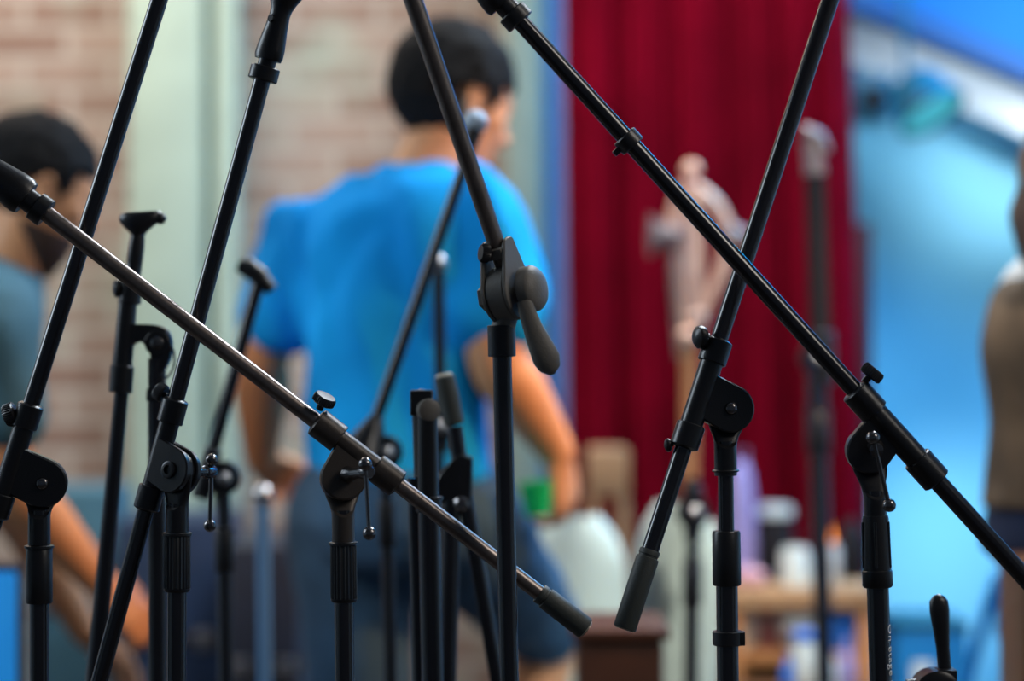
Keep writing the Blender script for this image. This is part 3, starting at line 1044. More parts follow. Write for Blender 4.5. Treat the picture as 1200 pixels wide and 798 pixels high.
# ------------------------------------------------------------------ blurred stands farther back
def far_stand(label, d, boom, hinge, pole_bot, r=9, tip=None, mat=None, legrot=0.5, cone=False, group='out-of-focus stands farther back', rp=None):
    k = d / F
    mat = mat or M['black_tube']
    A0, B0 = P(hinge[0], hinge[1], d), P(pole_bot[0], pole_bot[1], d)
    dr = (B0 - A0).normalized()
    base = A0 + dr * (-A0.z / dr.z)
    root = thing('microphone_stand', label, 'microphone stand', (base.x, base.y, 0), group)
    T, Bo = P(*boom[0], d), P(*boom[1], d)
    bd = (T - Bo).normalized()
    bm = NB(); rod(bm, Bo, T, r * k); build('boom_arm', bm, mat, root)
    n = perp(V((0, -1, 0)), bd)
    bm = NB()
    H = A0
    c = Bo + bd * (H - Bo).dot(bd)
    rod(bm, c - bd * 30 * k, c + bd * 30 * k, r * 1.4 * k, bev=.001)
    prism(bm, [(20 * k * math.cos(a), 20 * k * math.sin(a)) for a in [q * PI / 16 for q in range(32)]], H, V((1, 0, 0)), V((0, 0, 1)), V((0, -1, 0)), .022, .002)
    rod(bm, H, c, 12 * k, bev=.001)
    if cone:
        lathe(bm, c + bd * 38 * k, -bd, [(0, 7 * k), (20 * k, 16 * k), (50 * k, 30 * k), (56 * k, 18 * k)], 24)
    build('boom_bracket', bm, M['black'], root)
    bm = NB(); knob(bm, H - V((0, .011, 0)), V((0.5, -1, 0.1)), 8 * k, 8 * k, stem=5 * k, style='ball'); build('clamp_knob', bm, M['steel'], root, label='bright clamp knob')
    if tip == 'clip':
        mic_clip(root, T, bd, V((1, 0, 0)), 1.0)
    elif tip:
        tip(root, T, bd, k)
    pole_parts(root, (hinge[0], hinge[1] + 14, d), (pole_bot[0], pole_bot[1], d), r * k, (rp or r * 1.15) * k, (hinge[1] + 60, hinge[1] + 110), clutch_style='smooth', legrot=legrot)
    return root


def silver_tip(root, T, bd, k):
    bm = NB()
    ball(bm, T + bd * 3 * k, 11 * k)
    build('chrome_end_knob', bm, M['steel'], root, label='chrome round end knob')


def bent_clip(root, T, bd, k):
    bm = NB()
    path(bm, [T - bd * 4 * k, T + bd * 8 * k, T + V((-14 * k, 0, 22 * k))], [9 * k, 11 * k, 8 * k], 16)
    path(bm, [T + V((-24 * k, 0, 20 * k)), T + V((-6 * k, 0, 12 * k)), T + V((16 * k, 0, -10 * k))], [8 * k, 12 * k, 8 * k], 16)
    build('microphone_clip', bm, M['plastic'], root)


far_stand('blurred dark boom stand left of the man in blue, clip against his sleeve', 3.05, ((303, 330), (245, 545)), (262, 560), (265, 798), r=8, tip=bent_clip, legrot=PI / 2)
far_stand('blurred boom stand whose thin arm crosses the back of the blue shirt', 3.1, ((545, 192), (436, 505)), (452, 530), (458, 798), r=7, legrot=PI / 2, cone=True)
far_stand('blurred slim stand with a chrome tip before the blue shirt', 3.3, ((514, 312), (517, 520)), (514, 500), (516, 798), r=7, tip=silver_tip, legrot=-PI / 2)


def mottled_clip(root, T, bd, k):
    bm = NB()
    path(bm, [T, T + V((-2 * k, 0, 22 * k)), T + V((-6 * k, 0, 40 * k))], [13 * k, 12 * k, 10 * k], 16)
    path(bm, [T + V((-14 * k, 0, 52 * k)), T + V((2 * k, 0, 44 * k)), T + V((14 * k, 0, 26 * k))], [8 * k, 10 * k, 7 * k], 16)
    build('microphone_clip', bm, M['silver'], root, label='pale metal clip')


far_stand('tall blurred dark stand in front of the right part of the red curtain', 4.2, ((955, 205), (962, 430)), (957, 420), (966, 798), r=12, tip=mottled_clip, legrot=PI / 2, rp=11, mat=M['leather'])
far_stand('blurred slim dark stand behind the grip stand, before the pale chair', 3.9, ((812, 560), (812, 700)), (812, 600), (810, 798), r=8, legrot=-PI / 2, rp=9)

# silver-headed microphone beside the man's face
mt = thing('microphone', 'silver-headed microphone at the cheek of the man in blue', 'microphone', P(556, 160, 3.12))
d = 3.12; k = d / F
bm = NB(); ball(bm, P(557, 143, d), 15 * k); build('grille', bm, M['mesh_silver'], mt, label='round silver grille')
bm = NB()
a, b = P(555, 150, d), P(545, 192, d - .01)
lathe(bm, a, b - a, [(0, 12 * k), (.004, 12 * k), (.03, 8.5 * k), (.046, 7.5 * k)], 20)
build('microphone_body', bm, M['plastic'], mt)

# brass horn on its stand
d = 4.78; k = d / F
hb = P(808, 798, d)
hr = thing('brass_horn', 'blurred pinkish brass horn upright on a stand before the red curtain', 'brass horn', (hb.x, hb.y, 0))
def pl(pts, r, mat, nm, lb=None, n=14):
    bm = NB(); path(bm, [V(p) for p in smoothpts([tuple(P(x, y, d + dy)) for x, y, dy in pts], 5)], [q * k for q in (r if isinstance(r, list) else [r] * ((len(pts) - 1) * 5 + 1))], n)
    return build(nm, bm, mat, hr, label=lb)
pl([(812, 218, 0), (838, 240, 0), (853, 275, 0), (846, 320, 0), (826, 360, 0), (812, 400, 0)], 8, M['brass'], 'tube_loop')
pl([(806, 218, 0), (794, 245, 0.02), (795, 290, 0.02), (803, 340, 0.02), (810, 398, 0.02)], 10, M['brass'], 'tube_loop')
pl([(812, 230, -.03), (815, 280, -.03), (816, 330, -.03), (813, 372, -.02)], 8, M['brass'], 'tube_loop')
bm = NB(); lathe(bm, P(800, 276, d), P(756, 276, d) - P(800, 276, d), [(0, 9 * k), (.02, 12 * k), (.045, 17 * k), (.06, 22 * k), (.066, 26 * k), (.066, 24 * k), (.055, 17 * k), (.02, 8 * k)], 30); build('bell', bm, M['silver'], hr, label='pale silver flared bell')
bm = NB(); rod(bm, P(850, 270, d), P(874, 282, d), 12 * k, bev=.003); build('mouth_tube', bm, M['silver'], hr)
bm = NB(); ball(bm, P(810, 199, d), 10 * k); build('top_glint_ball', bm, M['brass'], hr)  # ball stands in for a round blurred highlight
bm = NB(); ball(bm, P(815, 372, d - .02), 11 * k); ball(bm, P(806, 394, d - .02), 11 * k); build('low_glint_balls', bm, M['brass'], hr)  # two balls shaped in place of blurred highlight discs
bm = NB(); rod(bm, P(790, 300, d + .03), P(800, 420, d + .03), 7 * k); build('back_support', bm, M['grey_plastic'], hr)
bm = NB(); rod(bm, P(808, 400, d), V((hb.x, d, 0.3)), 9 * k); build('pole', bm, M['wood_orange'], hr)
tripod(hr, V((hb.x, d, 0)), V((0, 0, 1)), PI / 2, hub_z=0.34, spread=0.06)


# ------------------------------------------------------------------ people
def ering(c, side, fwd, a, b, n=28, sq=1.0):
    out = []
    for j in range(n):
        t = 2 * PI * j / n
        x, y = math.cos(t), math.sin(t)
        if sq != 1.0:
            x = math.copysign(abs(x) ** sq, x); y = math.copysign(abs(y) ** sq, y)
        out.append(V(c) + side * (x * a) + fwd * (y * b))
    return out


def limb(bm, pts, n=18):
    """pts: (Vector, radius); smooth tapering tube with round ends"""
    raw = smoothpts([(p.x, p.y, p.z, r) for p, r in pts], 5)
    P_ = [V(q[:3]) for q in raw]
    R_ = [q[3] for q in raw]
    path(bm, P_, R_, n)
    ball(bm, P_[0], R_[0] * 0.99, seg=16)
    ball(bm, P_[-1], R_[-1] * 0.99, seg=16)


def hand(bm, wrist, dirv, palm, s=1.0, curl=0.5, thumb=1):
    """palm = direction the palm faces, thumb side = +-1"""
    d = dirv.normalized()
    p = (palm - d * d.dot(palm)).normalized()
    sd = d.cross(p).normalized() * thumb
    rings = []
    for t, a, b in [(-0.015, .026, .021), (0.01, .030, .019), (0.04, .039, .016), (0.075, .042, .0145), (0.09, .040, .011)]:
        rings.append(ering(wrist + d * t * s, sd, p, a * s, b * s, 16))
    loft(bm, rings)
    for i, (off, L, r) in enumerate([(.030, .070, .0085), (.010, .080, .0088), (-.010, .074, .0085), (-.029, .058, .0075)]):
        b0 = wrist + d * .080 * s + sd * off * s
        cur = curl * (0.9 + 0.12 * i)
        pts = [(b0, r * s)]
        ang = cur * 0.5
        q = b0
        for seg in (0.45, 0.32, 0.23):
            dd = d * math.cos(ang) + p * math.sin(ang) + sd * off * 0.8
            q = q + dd.normalized() * L * seg * s
            pts.append((q, r * s * (1.0 - 0.2 * (1 - seg))))
            ang += cur * 0.9
        path(bm, [a for a, _ in pts], [b for _, b in pts], 10)
        ball(bm, pts[-1][0], pts[-1][1], seg=10)
        ball(bm, b0, r * s * 1.1, seg=10)
    t0 = wrist + d * .02 * s + sd * .026 * s + p * .006 * s
    q1 = t0 + (d * .6 + sd * .75 + p * .35).normalized() * .036 * s
    q2 = q1 + (d * .85 + sd * .3 + p * .5).normalized() * .032 * s
    q3 = q2 + (d * .9 - sd * .05 + p * .5).normalized() * .024 * s
    path(bm, [t0, q1, q2, q3], [.014 * s, .012 * s, .0098 * s, .0075 * s], 12)
    ball(bm, q3, .0076 * s, seg=10)


def head_shape(bm, c, f, up, s=1.0):
    """c = middle of the head; f = facing; s = 1 -> 0.235 m tall"""
    f = f.normalized()
    up = (up - f * f.dot(up)).normalized()
    r = f.cross(up).normalized()
    R3 = Matrix((r, f, up)).transposed()

    def L(x, y, z):
        return c + r * x * s + f * y * s + up * z * s
    ball(bm, L(0, -.012, .035), s, (.076, .094, .084), 28, R3)
    # face wedge from brow to chin
    rings = []
    for z, a, b, yo in [(.075, .058, .055, .022), (.045, .069, .070, .022), (.010, .068, .074, .022), (-.025, .064, .070, .024), (-.055, .056, .062, .026), (-.085, .043, .046, .036), (-.108, .026, .028, .048), (-.114, .014, .014, .050)]:
        rings.append(ering(L(0, yo, z), r, f, a * s, b * s, 24, 0.9))
    loft(bm, rings)
    # nose
    path(bm, [L(0, .088, .028), L(0, .100, .006), L(0, .112, -.016), L(0, .104, -.028)], [.008 * s, .010 * s, .013 * s, .009 * s], 12)
    ball(bm, L(.011, .099, -.022), .008 * s, seg=10); ball(bm, L(-.011, .099, -.022), .008 * s, seg=10)
    # brow ridge, lips, cheekbones
    path(bm, [L(-.045, .078, .036), L(-.02, .094, .040), L(.02, .094, .040), L(.045, .078, .036)], .008 * s, 10)
    path(bm, [L(-.024, .086, -.050), L(0, .098, -.046), L(.024, .086, -.050)], [.004 * s, .0065 * s, .004 * s], 8)
    path(bm, [L(-.020, .084, -.060), L(0, .095, -.059), L(.020, .084, -.060)], [.004 * s, .007 * s, .004 * s], 8)
    for sx in (-1, 1):
        ball(bm, L(sx * .043, .062, -.008), .022 * s, seg=12)
        ball(bm, L(sx * .030, .083, .020), .0125 * s, seg=12)      # closed or lowered lids
        # ear: shell with rim and lobe
        ball(bm, L(sx * .079, -.004, .000), s, (.007, .019, .031), 14, R3)
        path(bm, [L(sx * .086, .010, .020), L(sx * .090, -.004, .032), L(sx * .091, -.019, .020), L(sx * .089, -.018, -.004), L(sx * .083, -.006, -.028)], .0048 * s, 8)
    return L, R3


def hair_shape(c, f, up, s=1.0, front=0.050, nape=-.055, length=0.014, side=0.0, bulk=1.0, seed=0):
    f = f.normalized()
    up = (up - f * f.dot(up)).normalized()
    r = f.cross(up).normalized()
    bm = NB()
    bmesh.ops.create_icosphere(bm, subdivisions=5, radius=1)
    dele = []
    for v in bm.verts:
        x, y, z = v.co
        X, Y, Z = x * .080, y * .099 - .012, z * .090 + .034
        lim = front if Y > .045 else (nape if Y < -.03 else nape + (front - .03 - nape) * min(1, (Y + .03) / .075))
        if abs(X) > .055 and -.03 < Y < .02:
            lim = max(lim, side + .018)      # clear the ears
        if Z < lim:
            dele.append(v)
            continue
        g = noise.noise(V((x, y, z)) * 5 + V((seed, 0, 0))) * 0.006 + noise.noise(V((x, y, z)) * 16) * 0.004
        th = length * (0.45 + 0.55 * max(0, z)) * bulk + g
        nrm = V((x, y, z)).normalized()
        X, Y, Z = X + nrm.x * th, Y + nrm.y * th, Z + nrm.z * th
        v.co = c + r * X * s + f * Y * s + up * Z * s
    bmesh.ops.delete(bm, geom=dele, context='VERTS')
    return bm


REM = [('REMESH', {'mode': 'VOXEL', 'voxel_size': 0.0055, 'use_smooth_shade': True}), ('SMOOTH', {'factor': 0.5, 'iterations': 4})]
REMC = [('REMESH', {'mode': 'VOXEL', 'voxel_size': 0.009, 'use_smooth_shade': True}), ('SMOOTH', {'factor': 0.5, 'iterations': 3})]


def folds(bm, amp, sc, seed=0):
    """soft cloth folds: long ridges that run down and slightly across"""
    bm.normal_update()
    for v in bm.verts:
        q = V((v.co.x * sc + v.co.z * sc * 0.25, v.co.y * sc, v.co.z * sc * 0.35)) + V((seed, seed, 0))
        g = 1.0 - 2.2 * abs(noise.noise(q)) - 0.25 + 0.5 * noise.noise(q * 2.3)
        v.co += v.normal * amp * max(g, -0.12) * 0.8


def foot(bm, ankle, dirv):
    d = V((dirv.x, dirv.y, 0)).normalized()
    s = V((-d.y, d.x, 0))
    z = ankle.z - 0.085
    rings = []
    for t, w, h in [(-.075, .022, .05), (-.06, .034, .075), (-.02, .038, .09), (.04, .042, .075), (.10, .048, .05), (.15, .046, .038), (.18, .034, .030), (.195, .018, .020)]:
        c = V((ankle.x, ankle.y, z)) + d * t
        rings.append([c + s * math.cos(a) * w + V((0, 0, h / 2 + math.sin(a) * h / 2)) for a in [2 * PI * q / 18 for q in range(18)]])
    loft(bm, rings)


# --- man in the blue T-shirt
D1 = 3.95
def man_in_blue():
    S = lambda x, y, dy=0.0: P(x, y, D1 + dy)
    fwd = V((0.74, 0.67, 0)).normalized()
    rgt = V((fwd.y, -fwd.x, 0))            # his right hand side (towards the camera and right)
    pel = S(468, 585)
    base = V((pel.x, pel.y, 0))
    root = thing('person', 'man seen from behind in a blue T-shirt and denim, head turned right', 'person', base)
    head = S(529, 127, 0.02)
    fh = V((0.84, 0.50, -0.34))
    neck0 = S(500, 205)
    shR, shL = S(566, 255, -0.10), S(364, 278, 0.10)
    elR, elL = S(582, 420, -0.12), S(308, 415, 0.12)
    wrR, wrL = S(652, 528, -0.06), S(306, 535, 0.24)
    hipR, hipL = S(525, 600, -0.03), S(412, 600, 0.06)
    knR, anR = S(640, 738, 0.30), S(600, 1050, 0.12)
    knL, anL = V((hipL.x + .02, hipL.y + .02, .50)), V((hipL.x, hipL.y - .02, .09))
    anR = V((knR.x - .07, knR.y - .08, .40))
    # body, one continuous surface
    bm = NB()
    head_shape(bm, head, fh, V((0.1, 0.15, 1)), 0.98)
    limb(bm, [(S(518, 165, 0.01), .056), (neck0, .060), (S(492, 245), .070)])
    chest = [(S(480, 215), .09, .07), (S(465, 250), .155, .085), (S(460, 300), .185, .125), (S(458, 380), .17, .125), (S(460, 470), .152, .115), (S(464, 540), .155, .12), (pel, .165, .13), (S(470, 640), .12, .11)]
    loft(bm, [ering(c, rgt, fwd, a * .88, b * .86) for c, a, b in chest])
    limb(bm, [(shR, .058), (shR.lerp(elR, .5), .056), (elR, .048), (elR.lerp(wrR, .35), .049), (wrR, .031)])
    limb(bm, [(shL, .058), (shL.lerp(elL, .5), .056), (elL, .048), (elL.lerp(wrL, .35), .049), (wrL, .031)])
    limb(bm, [(S(500, 250, -.02), .055), (shR, .050)])
    limb(bm, [(S(440, 250, .03), .055), (shL, .050)])
    hand(bm, wrR + V((0.004, 0, -.004)), V((0.15, 0.35, -1)), V((-0.8, 0.5, -.2)), 1.1, 0.9, 1)
    hand(bm, wrL, V((0.3, 0.8, -.4)), V((0.3, -0.2, -1)), 1.0, 0.5, -1)
    limb(bm, [(hipR, .09), (hipR.lerp(knR, .5), .075), (knR, .056), (knR.lerp(anR, .35), .054), (anR, .036)])
    limb(bm, [(hipL, .09), (hipL.lerp(knL, .5), .078), (knL, .056), (knL.lerp(anL, .35), .056), (anL, .036)])
    build('body', bm, M['skin'], root, 0, mods=REM)
    build('hair', hair_shape(head, fh, V((0.1, 0.15, 1)), 0.99, front=.052, nape=-.075, length=.026, seed=1), M['hair'], root, 0, mods=[('SOLIDIFY', {'thickness': 0.008})])
    # T-shirt
    bm = NB()
    prof = [(S(497, 192), .066, .064), (S(490, 204), .105, .075), (S(478, 216), .155, .092), (S(466, 238), .182, .105), (S(461, 275), .200, .122), (S(459, 330), .200, .138), (S(459, 400), .190, .140), (S(461, 470), .178, .135), (S(463, 525), .176, .138), (S(465, 562), .180, .143)]
    rr = smoothpts([(c.x, c.y, c.z, a, b) for c, a, b in prof], 5)
    loft(bm, [ering(V(q[:3]), rgt, fwd, q[3] * .95, q[4], 48) for q in rr])
    for sh, el, t, q in ((shR, elR, .62, 1.0), (shL, elL, .66, .9)):
        end = sh.lerp(el, t)
        limb(bm, [(sh.lerp(S(470, 246, 0), .75), .075 * q), (sh.lerp(S(470, 250, 0), .4), .074 * q), (sh, .070 * q), (sh.lerp(end, .5), .070), (end, .072)])
    bmesh.ops.subdivide_edges(bm, edges=[e for e in bm.edges if e.calc_length() > .03], cuts=1, use_grid_fill=True)
    folds(bm, .040, 9, 3)
    build('t_shirt', bm, M['tshirt'], root, 0, mods=REMC)
    # denim shorts to the knee on the raised leg
    bm = NB()
    loft(bm, [ering(c, rgt, fwd, a, b, 36) for c, a, b in [(S(464, 545), .166, .128), (S(466, 580), .176, .140), (S(468, 615), .178, .145), (S(470, 650), .150, .13), (S(470, 668), .10, .10)]])
    limb(bm, [(hipR, .105), (hipR.lerp(knR, .5), .090), (hipR.lerp(knR, .93), .075)])
    limb(bm, [(hipL, .105), (hipL.lerp(knL, .5), .092), (hipL.lerp(knL, .92), .080)])
    folds(bm, .016, 9, 8)
    build('denim_shorts', bm, M['denim'], root, 0, mods=REMC)
    bm = NB(); foot(bm, anR, fwd); foot(bm, anL, fwd); build('shoes', bm, M['leather'], root)
    # the case his raised foot rests on
    z = anR.z - .085
    bm = NB(); c = V((anR.x + .05, anR.y + .06, z / 2)); box(bm, c, (.34, .28, z), rotz=.7, bev=.008)
    r2 = thing('equipment_case', 'low black case under the raised foot of the man in blue', 'case', (c.x, c.y, 0))
    build('case_body', bm, M['case'], r2)
    bm = NB(); box(bm, c + V((0, -.20, 0.02)), (.14, .012, .02), bev=.004); build('handle', bm, M['steel'], r2)
    return wrR


wr = man_in_blue()

# green cup in his hand
d = D1 - 0.04; k = d / F
gc = thing('cup', 'small green plastic cup held at the hip of the man in blue', 'cup', P(628, 604, d - .06))
bm = NB()
a, b = P(630, 604, d - .06), P(627, 566, d - .06)
L = (b - a).length
lathe(bm, a, b - a, [(0, 13 * k), (.001, 14.5 * k), (L, 19 * k), (L + .001, 20.5 * k), (L + .002, 19 * k), (L, 17.5 * k), (.004, 13 * k), (.005, 1 * k)], 32)
build('cup_body', bm, M['green_cup'], gc)


# --- man at the left edge
def man_left():
    D = 3.9
    S = lambda x, y, dy=0.0: P(x, y, D + dy)
    fwd = V((0.96, 0.28, 0)).normalized()
    rgt = V((fwd.y, -fwd.x, 0))
    pel = S(-130, 590)
    root = thing('person', 'dark-haired bearded man at the left edge in a dark teal shirt, leaning forward', 'person', (pel.x, pel.y, 0))
    head = S(40, 226)
    fh = V((0.86, 0.40, -0.36))
    uph = V((0.35, 0.1, 1))
    shR, shL = S(-10, 372, -.14), S(0, 350, .20)
    elR, elL = S(12, 560, -.12), S(0, 560, .25)
    wrR, wrL = S(118, 684, -.02), S(100, 740, .28)
    hipR, hipL = S(-120, 610, -.09), S(-120, 610, .09)
    knR, knL = V((hipR.x + .12, hipR.y, .52)), V((hipL.x + .10, hipL.y, .52))
    anR, anL = V((hipR.x, hipR.y, .09)), V((hipL.x + .02, hipL.y, .09))
    bm = NB()
    head_shape(bm, head, fh, uph, 0.94)
    limb(bm, [(S(34, 250), .056), (S(12, 305, .01), .062), (S(-5, 335, .02), .075)])
    ax = (S(0, 310) - pel).normalized()
    fw2 = rgt.cross(ax).normalized() * -1
    chest = [(S(2, 318), .08, .07), (S(-20, 345), .16, .10), (S(-50, 410), .18, .12), (S(-90, 500), .155, .115), (pel, .165, .13), (S(-132, 640), .12, .11)]
    loft(bm, [ering(c, rgt, fw2, a * .95, b * .95) for c, a, b in chest])
    for sh, el, w in ((shR, elR, wrR), (shL, elL, wrL)):
        limb(bm, [(S(-15, 350), .07), (sh, .058)])
        limb(bm, [(sh, .056), (sh.lerp(el, .5), .050), (el, .042), (el.lerp(w, .35), .043), (w, .027)])
    hand(bm, wrR, V((0.7, 0.2, -.7)), V((-0.4, .6, -.5)), 1.0, 0.7, 1)
    hand(bm, wrL, V((0.7, 0.2, -.7)), V((-0.4, -.6, -.5)), 1.0, 0.7, -1)
    for h, kn, an in ((hipR, knR, anR), (hipL, knL, anL)):
        limb(bm, [(h, .09), (h.lerp(kn, .5), .078), (kn, .056), (kn.lerp(an, .35), .056), (an, .036)])
    build('body', bm, M['skin'], root, 0, mods=REM)
    build('hair', hair_shape(head, fh, uph, 0.95, front=.052, nape=-.045, length=.014, seed=4), M['hair'], root, 0, mods=[('SOLIDIFY', {'thickness': 0.008})])
    # beard
    f = fh.normalized(); up = (uph - f * f.dot(uph)).normalized(); r = f.cross(up).normalized()
    bm = NB()
    rings = []
    for z, a, b, yo in [(-.048, .060, .066, .026), (-.068, .058, .062, .028), (-.09, .047, .050, .036), (-.112, .032, .034, .046), (-.122, .018, .018, .05)]:
        rings.append(ering(head + f * yo + up * z, r, f, a, b, 24, 0.9))
    loft(bm, rings)
    folds(bm, .004, 40, 2)
    build('beard', bm, M['hair_brown'], root)
    bm = NB()
    prof = [(S(8, 305), .070, .066), (S(-4, 322), .12, .082), (S(-22, 345), .175, .11), (S(-50, 410), .198, .135), (S(-90, 500), .180, .135), (pel, .180, .143)]
    rr = smoothpts([(c.x, c.y, c.z, a, b) for c, a, b in prof], 5)
    loft(bm, [ering(V(q[:3]), rgt, fw2, q[3], q[4], 40) for q in rr])
    for sh, el in ((shR, elR), (shL, elL)):
        end = sh.lerp(el, .6)
        limb(bm, [(sh.lerp(S(-20, 370), .35), .078), (sh, .072), (sh.lerp(end, .5), .068), (end, .066)])
    folds(bm, .014, 9, 5)
    build('t_shirt', bm, M['teal'], root, 0, mods=REMC)
    bm = NB()
    loft(bm, [ering(c, rgt, fwd, a, b, 36) for c, a, b in [(S(-128, 575), .17, .135), (S(-130, 620), .18, .145), (S(-130, 668), .10, .10)]])
    for h, kn, an in ((hipR, knR, anR), (hipL, knL, anL)):
        limb(bm, [(h, .105), (h.lerp(kn, .5), .092), (kn, .072), (kn.lerp(an, .5), .066), (an, .058)])
    build('jeans', bm, M['navy_denim'], root, 0, mods=REMC)
    bm = NB(); foot(bm, anR, fwd); foot(bm, anL, fwd); build('shoes', bm, M['leather'], root)


man_left()


# --- person at the right edge
def person_right():
    D = 3.7
    S = lambda x, y, dy=0.0: P(x, y, D + dy)
    fwd = V((-0.35, 0.93, 0)).normalized()
    rgt = V((fwd.y, -fwd.x, 0))
    pel = S(1278, 610)
    root = thing('person', 'person half cut off at the right edge in a brown top with white sleeve', 'person', (pel.x, pel.y, 0))
    head = S(1272, 215)
    fh = V((-0.3, 0.93, -.1)); uph = V((0, 0, 1))
    shL, shR = S(1222, 345), S(1355, 345)
    elL, elR = S(1196, 480, -.03), S(1385, 480)
    wrL, wrR = S(1235, 560, .12), S(1360, 580, .12)
    hipL, hipR = S(1246, 620), S(1312, 620)
    knL, knR = V((hipL.x, hipL.y, .5)), V((hipR.x, hipR.y, .5))
    anL, anR = V((hipL.x, hipL.y, .09)), V((hipR.x, hipR.y, .09))
    bm = NB()
    head_shape(bm, head, fh, uph, 0.96)
    limb(bm, [(S(1274, 260), .052), (S(1276, 300), .055), (S(1278, 330), .07)])
    chest = [(S(1278, 318), .08, .065), (S(1278, 335), .145, .09), (S(1278, 400), .165, .115), (S(1278, 500), .14, .105), (pel, .16, .125), (S(1278, 660), .12, .11)]
    loft(bm, [ering(c, rgt, fwd, a * .95, b * .95) for c, a, b in chest])
    for sh, el, w in ((shL, elL, wrL), (shR, elR, wrR)):
        limb(bm, [(S(1278, 350), .065), (sh, .052)])
        limb(bm, [(sh, .050), (sh.lerp(el, .5), .045), (el, .036), (el.lerp(w, .35), .037), (w, .024)])
    hand(bm, wrL, V((0.5, 0.6, -.3)), V((0.3, 0.1, -1)), .95, 0.6, -1)
    hand(bm, wrR, V((-0.5, 0.6, -.3)), V((0.3, 0.1, -1)), .95, 0.6, 1)
    for h, kn, an in ((hipR, knR, anR), (hipL, knL, anL)):
        limb(bm, [(h, .09), (h.lerp(kn, .5), .075), (kn, .055), (kn.lerp(an, .35), .054), (an, .035)])
    build('body', bm, M['skin_dark'], root, 0, mods=REM)
    # long hair
    bm = hair_shape(head, fh, uph, 0.98, front=.052, nape=-.09, length=.022, seed=7)
    hp = [(S(1256, 170, -.03), .10, .10), (S(1252, 220, -.04), .112, .11), (S(1250, 270, -.05), .118, .10), (S(1254, 310, -.06), .115, .08), (S(1262, 335, -.08), .08, .045)]
    bm2 = NB()
    rr = smoothpts([(c.x, c.y, c.z, a, b) for c, a, b in hp], 5)
    loft(bm2, [ering(V(q[:3]) - fwd * .035, rgt, fwd, q[3], q[4] * .7, 36) for q in rr])
    folds(bm2, .02, 14, 3)
    tm = bpy.data.meshes.new('tmp'); bmesh.ops.solidify(bm, geom=bm.faces[:], thickness=.012); bm.to_mesh(tm); bm2.from_mesh(tm); bpy.data.meshes.remove(tm)
    build('hair', bm2, M['hair_brown'], root, 0, mods=REMC)
    bm.free()
    bm = NB()
    prof = [(S(1277, 308), .066, .06), (S(1278, 320), .11, .08), (S(1278, 340), .160, .10), (S(1278, 400), .180, .13), (S(1278, 500), .162, .122), (S(1278, 597), .182, .142)]
    rr = smoothpts([(c.x, c.y, c.z, a, b) for c, a, b in prof], 5)
    loft(bm, [ering(V(q[:3]), rgt, fwd, q[3], q[4], 40) for q in rr])
    for sh, el, w in ((shL, elL, wrL), (shR, elR, wrR)):
        limb(bm, [(sh.lerp(el, .4), .054), (sh.lerp(el, .7), .052), (el, .048), (el.lerp(w, .4), .044), (w, .034)])
    folds(bm, .014, 9, 5)
    build('brown_top', bm, M['brown_cloth'], root, 0, mods=REMC)
    bm = NB()
    for sh, el in ((shL, elL), (shR, elR)):
        limb(bm, [(sh.lerp(S(1278, 360), .3), .068), (sh, .066), (sh.lerp(el, .45), .060)])
    folds(bm, .008, 9, 5)
    build('white_sleeves', bm, M['white_cloth'], root, 0, mods=REMC)
    bm = NB()
    loft(bm, [ering(c, rgt, fwd, a, b, 36) for c, a, b in [(S(1278, 590), .168, .128), (S(1278, 640), .176, .145), (S(1278, 690), .10, .10)]])
    for h, kn, an in ((hipR, knR, anR), (hipL, knL, anL)):
        limb(bm, [(h, .10), (h.lerp(kn, .5), .085), (kn, .068), (kn.lerp(an, .5), .062), (an, .056)])
    build('jeans', bm, M['navy_denim'], root, 0, mods=REMC)
    bm = NB(); foot(bm, anR, fwd); foot(bm, anL, fwd); build('shoes', bm, M['leather'], root)


person_right()

# ------------------------------------------------------------------ furniture and objects in the background
# wooden table in front of the curtain with things on it
d = 4.85; k = d / F
tc = V((at_x(930, d), d, 0)); ztop = CAMZ - (690 - 399) / F * d
tb = thing('wooden_table', 'blurred orange wooden table with a lower shelf, before the curtain', 'table', (tc.x, tc.y + .2, 0))
x0, x1 = at_x(845, d), at_x(1030, d)
bm = NB(); box(bm, ((x0 + x1) / 2, d + .17, ztop - .02), (x1 - x0, .36, .04), bev=.004); build('table_top', bm, M['wood_tan'], tb)
zs = CAMZ - (765 - 399) / F * d
bm = NB(); box(bm, ((x0 + x1) / 2, d + .17, zs - .012), (x1 - x0 - .05, .32, .024), bev=.003); build('lower_shelf', bm, M['wood_orange'], tb)
bm = NB(); box(bm, ((x0 + x1) / 2, d + .335, (zs - .3 + ztop) / 2), (x1 - x0 - .06, .015, ztop - zs + .26)); build('back_panel', bm, M['wood_orange'], tb)
for xx in (x0 + .025, x1 - .025):
    for yy in (d + .015, d + .315):
        bm = NB(); box(bm, (xx, yy, (ztop - .04) / 2), (.036, .036, ztop - .04), bev=.003); build('leg', bm, M['wood_orange'], tb)


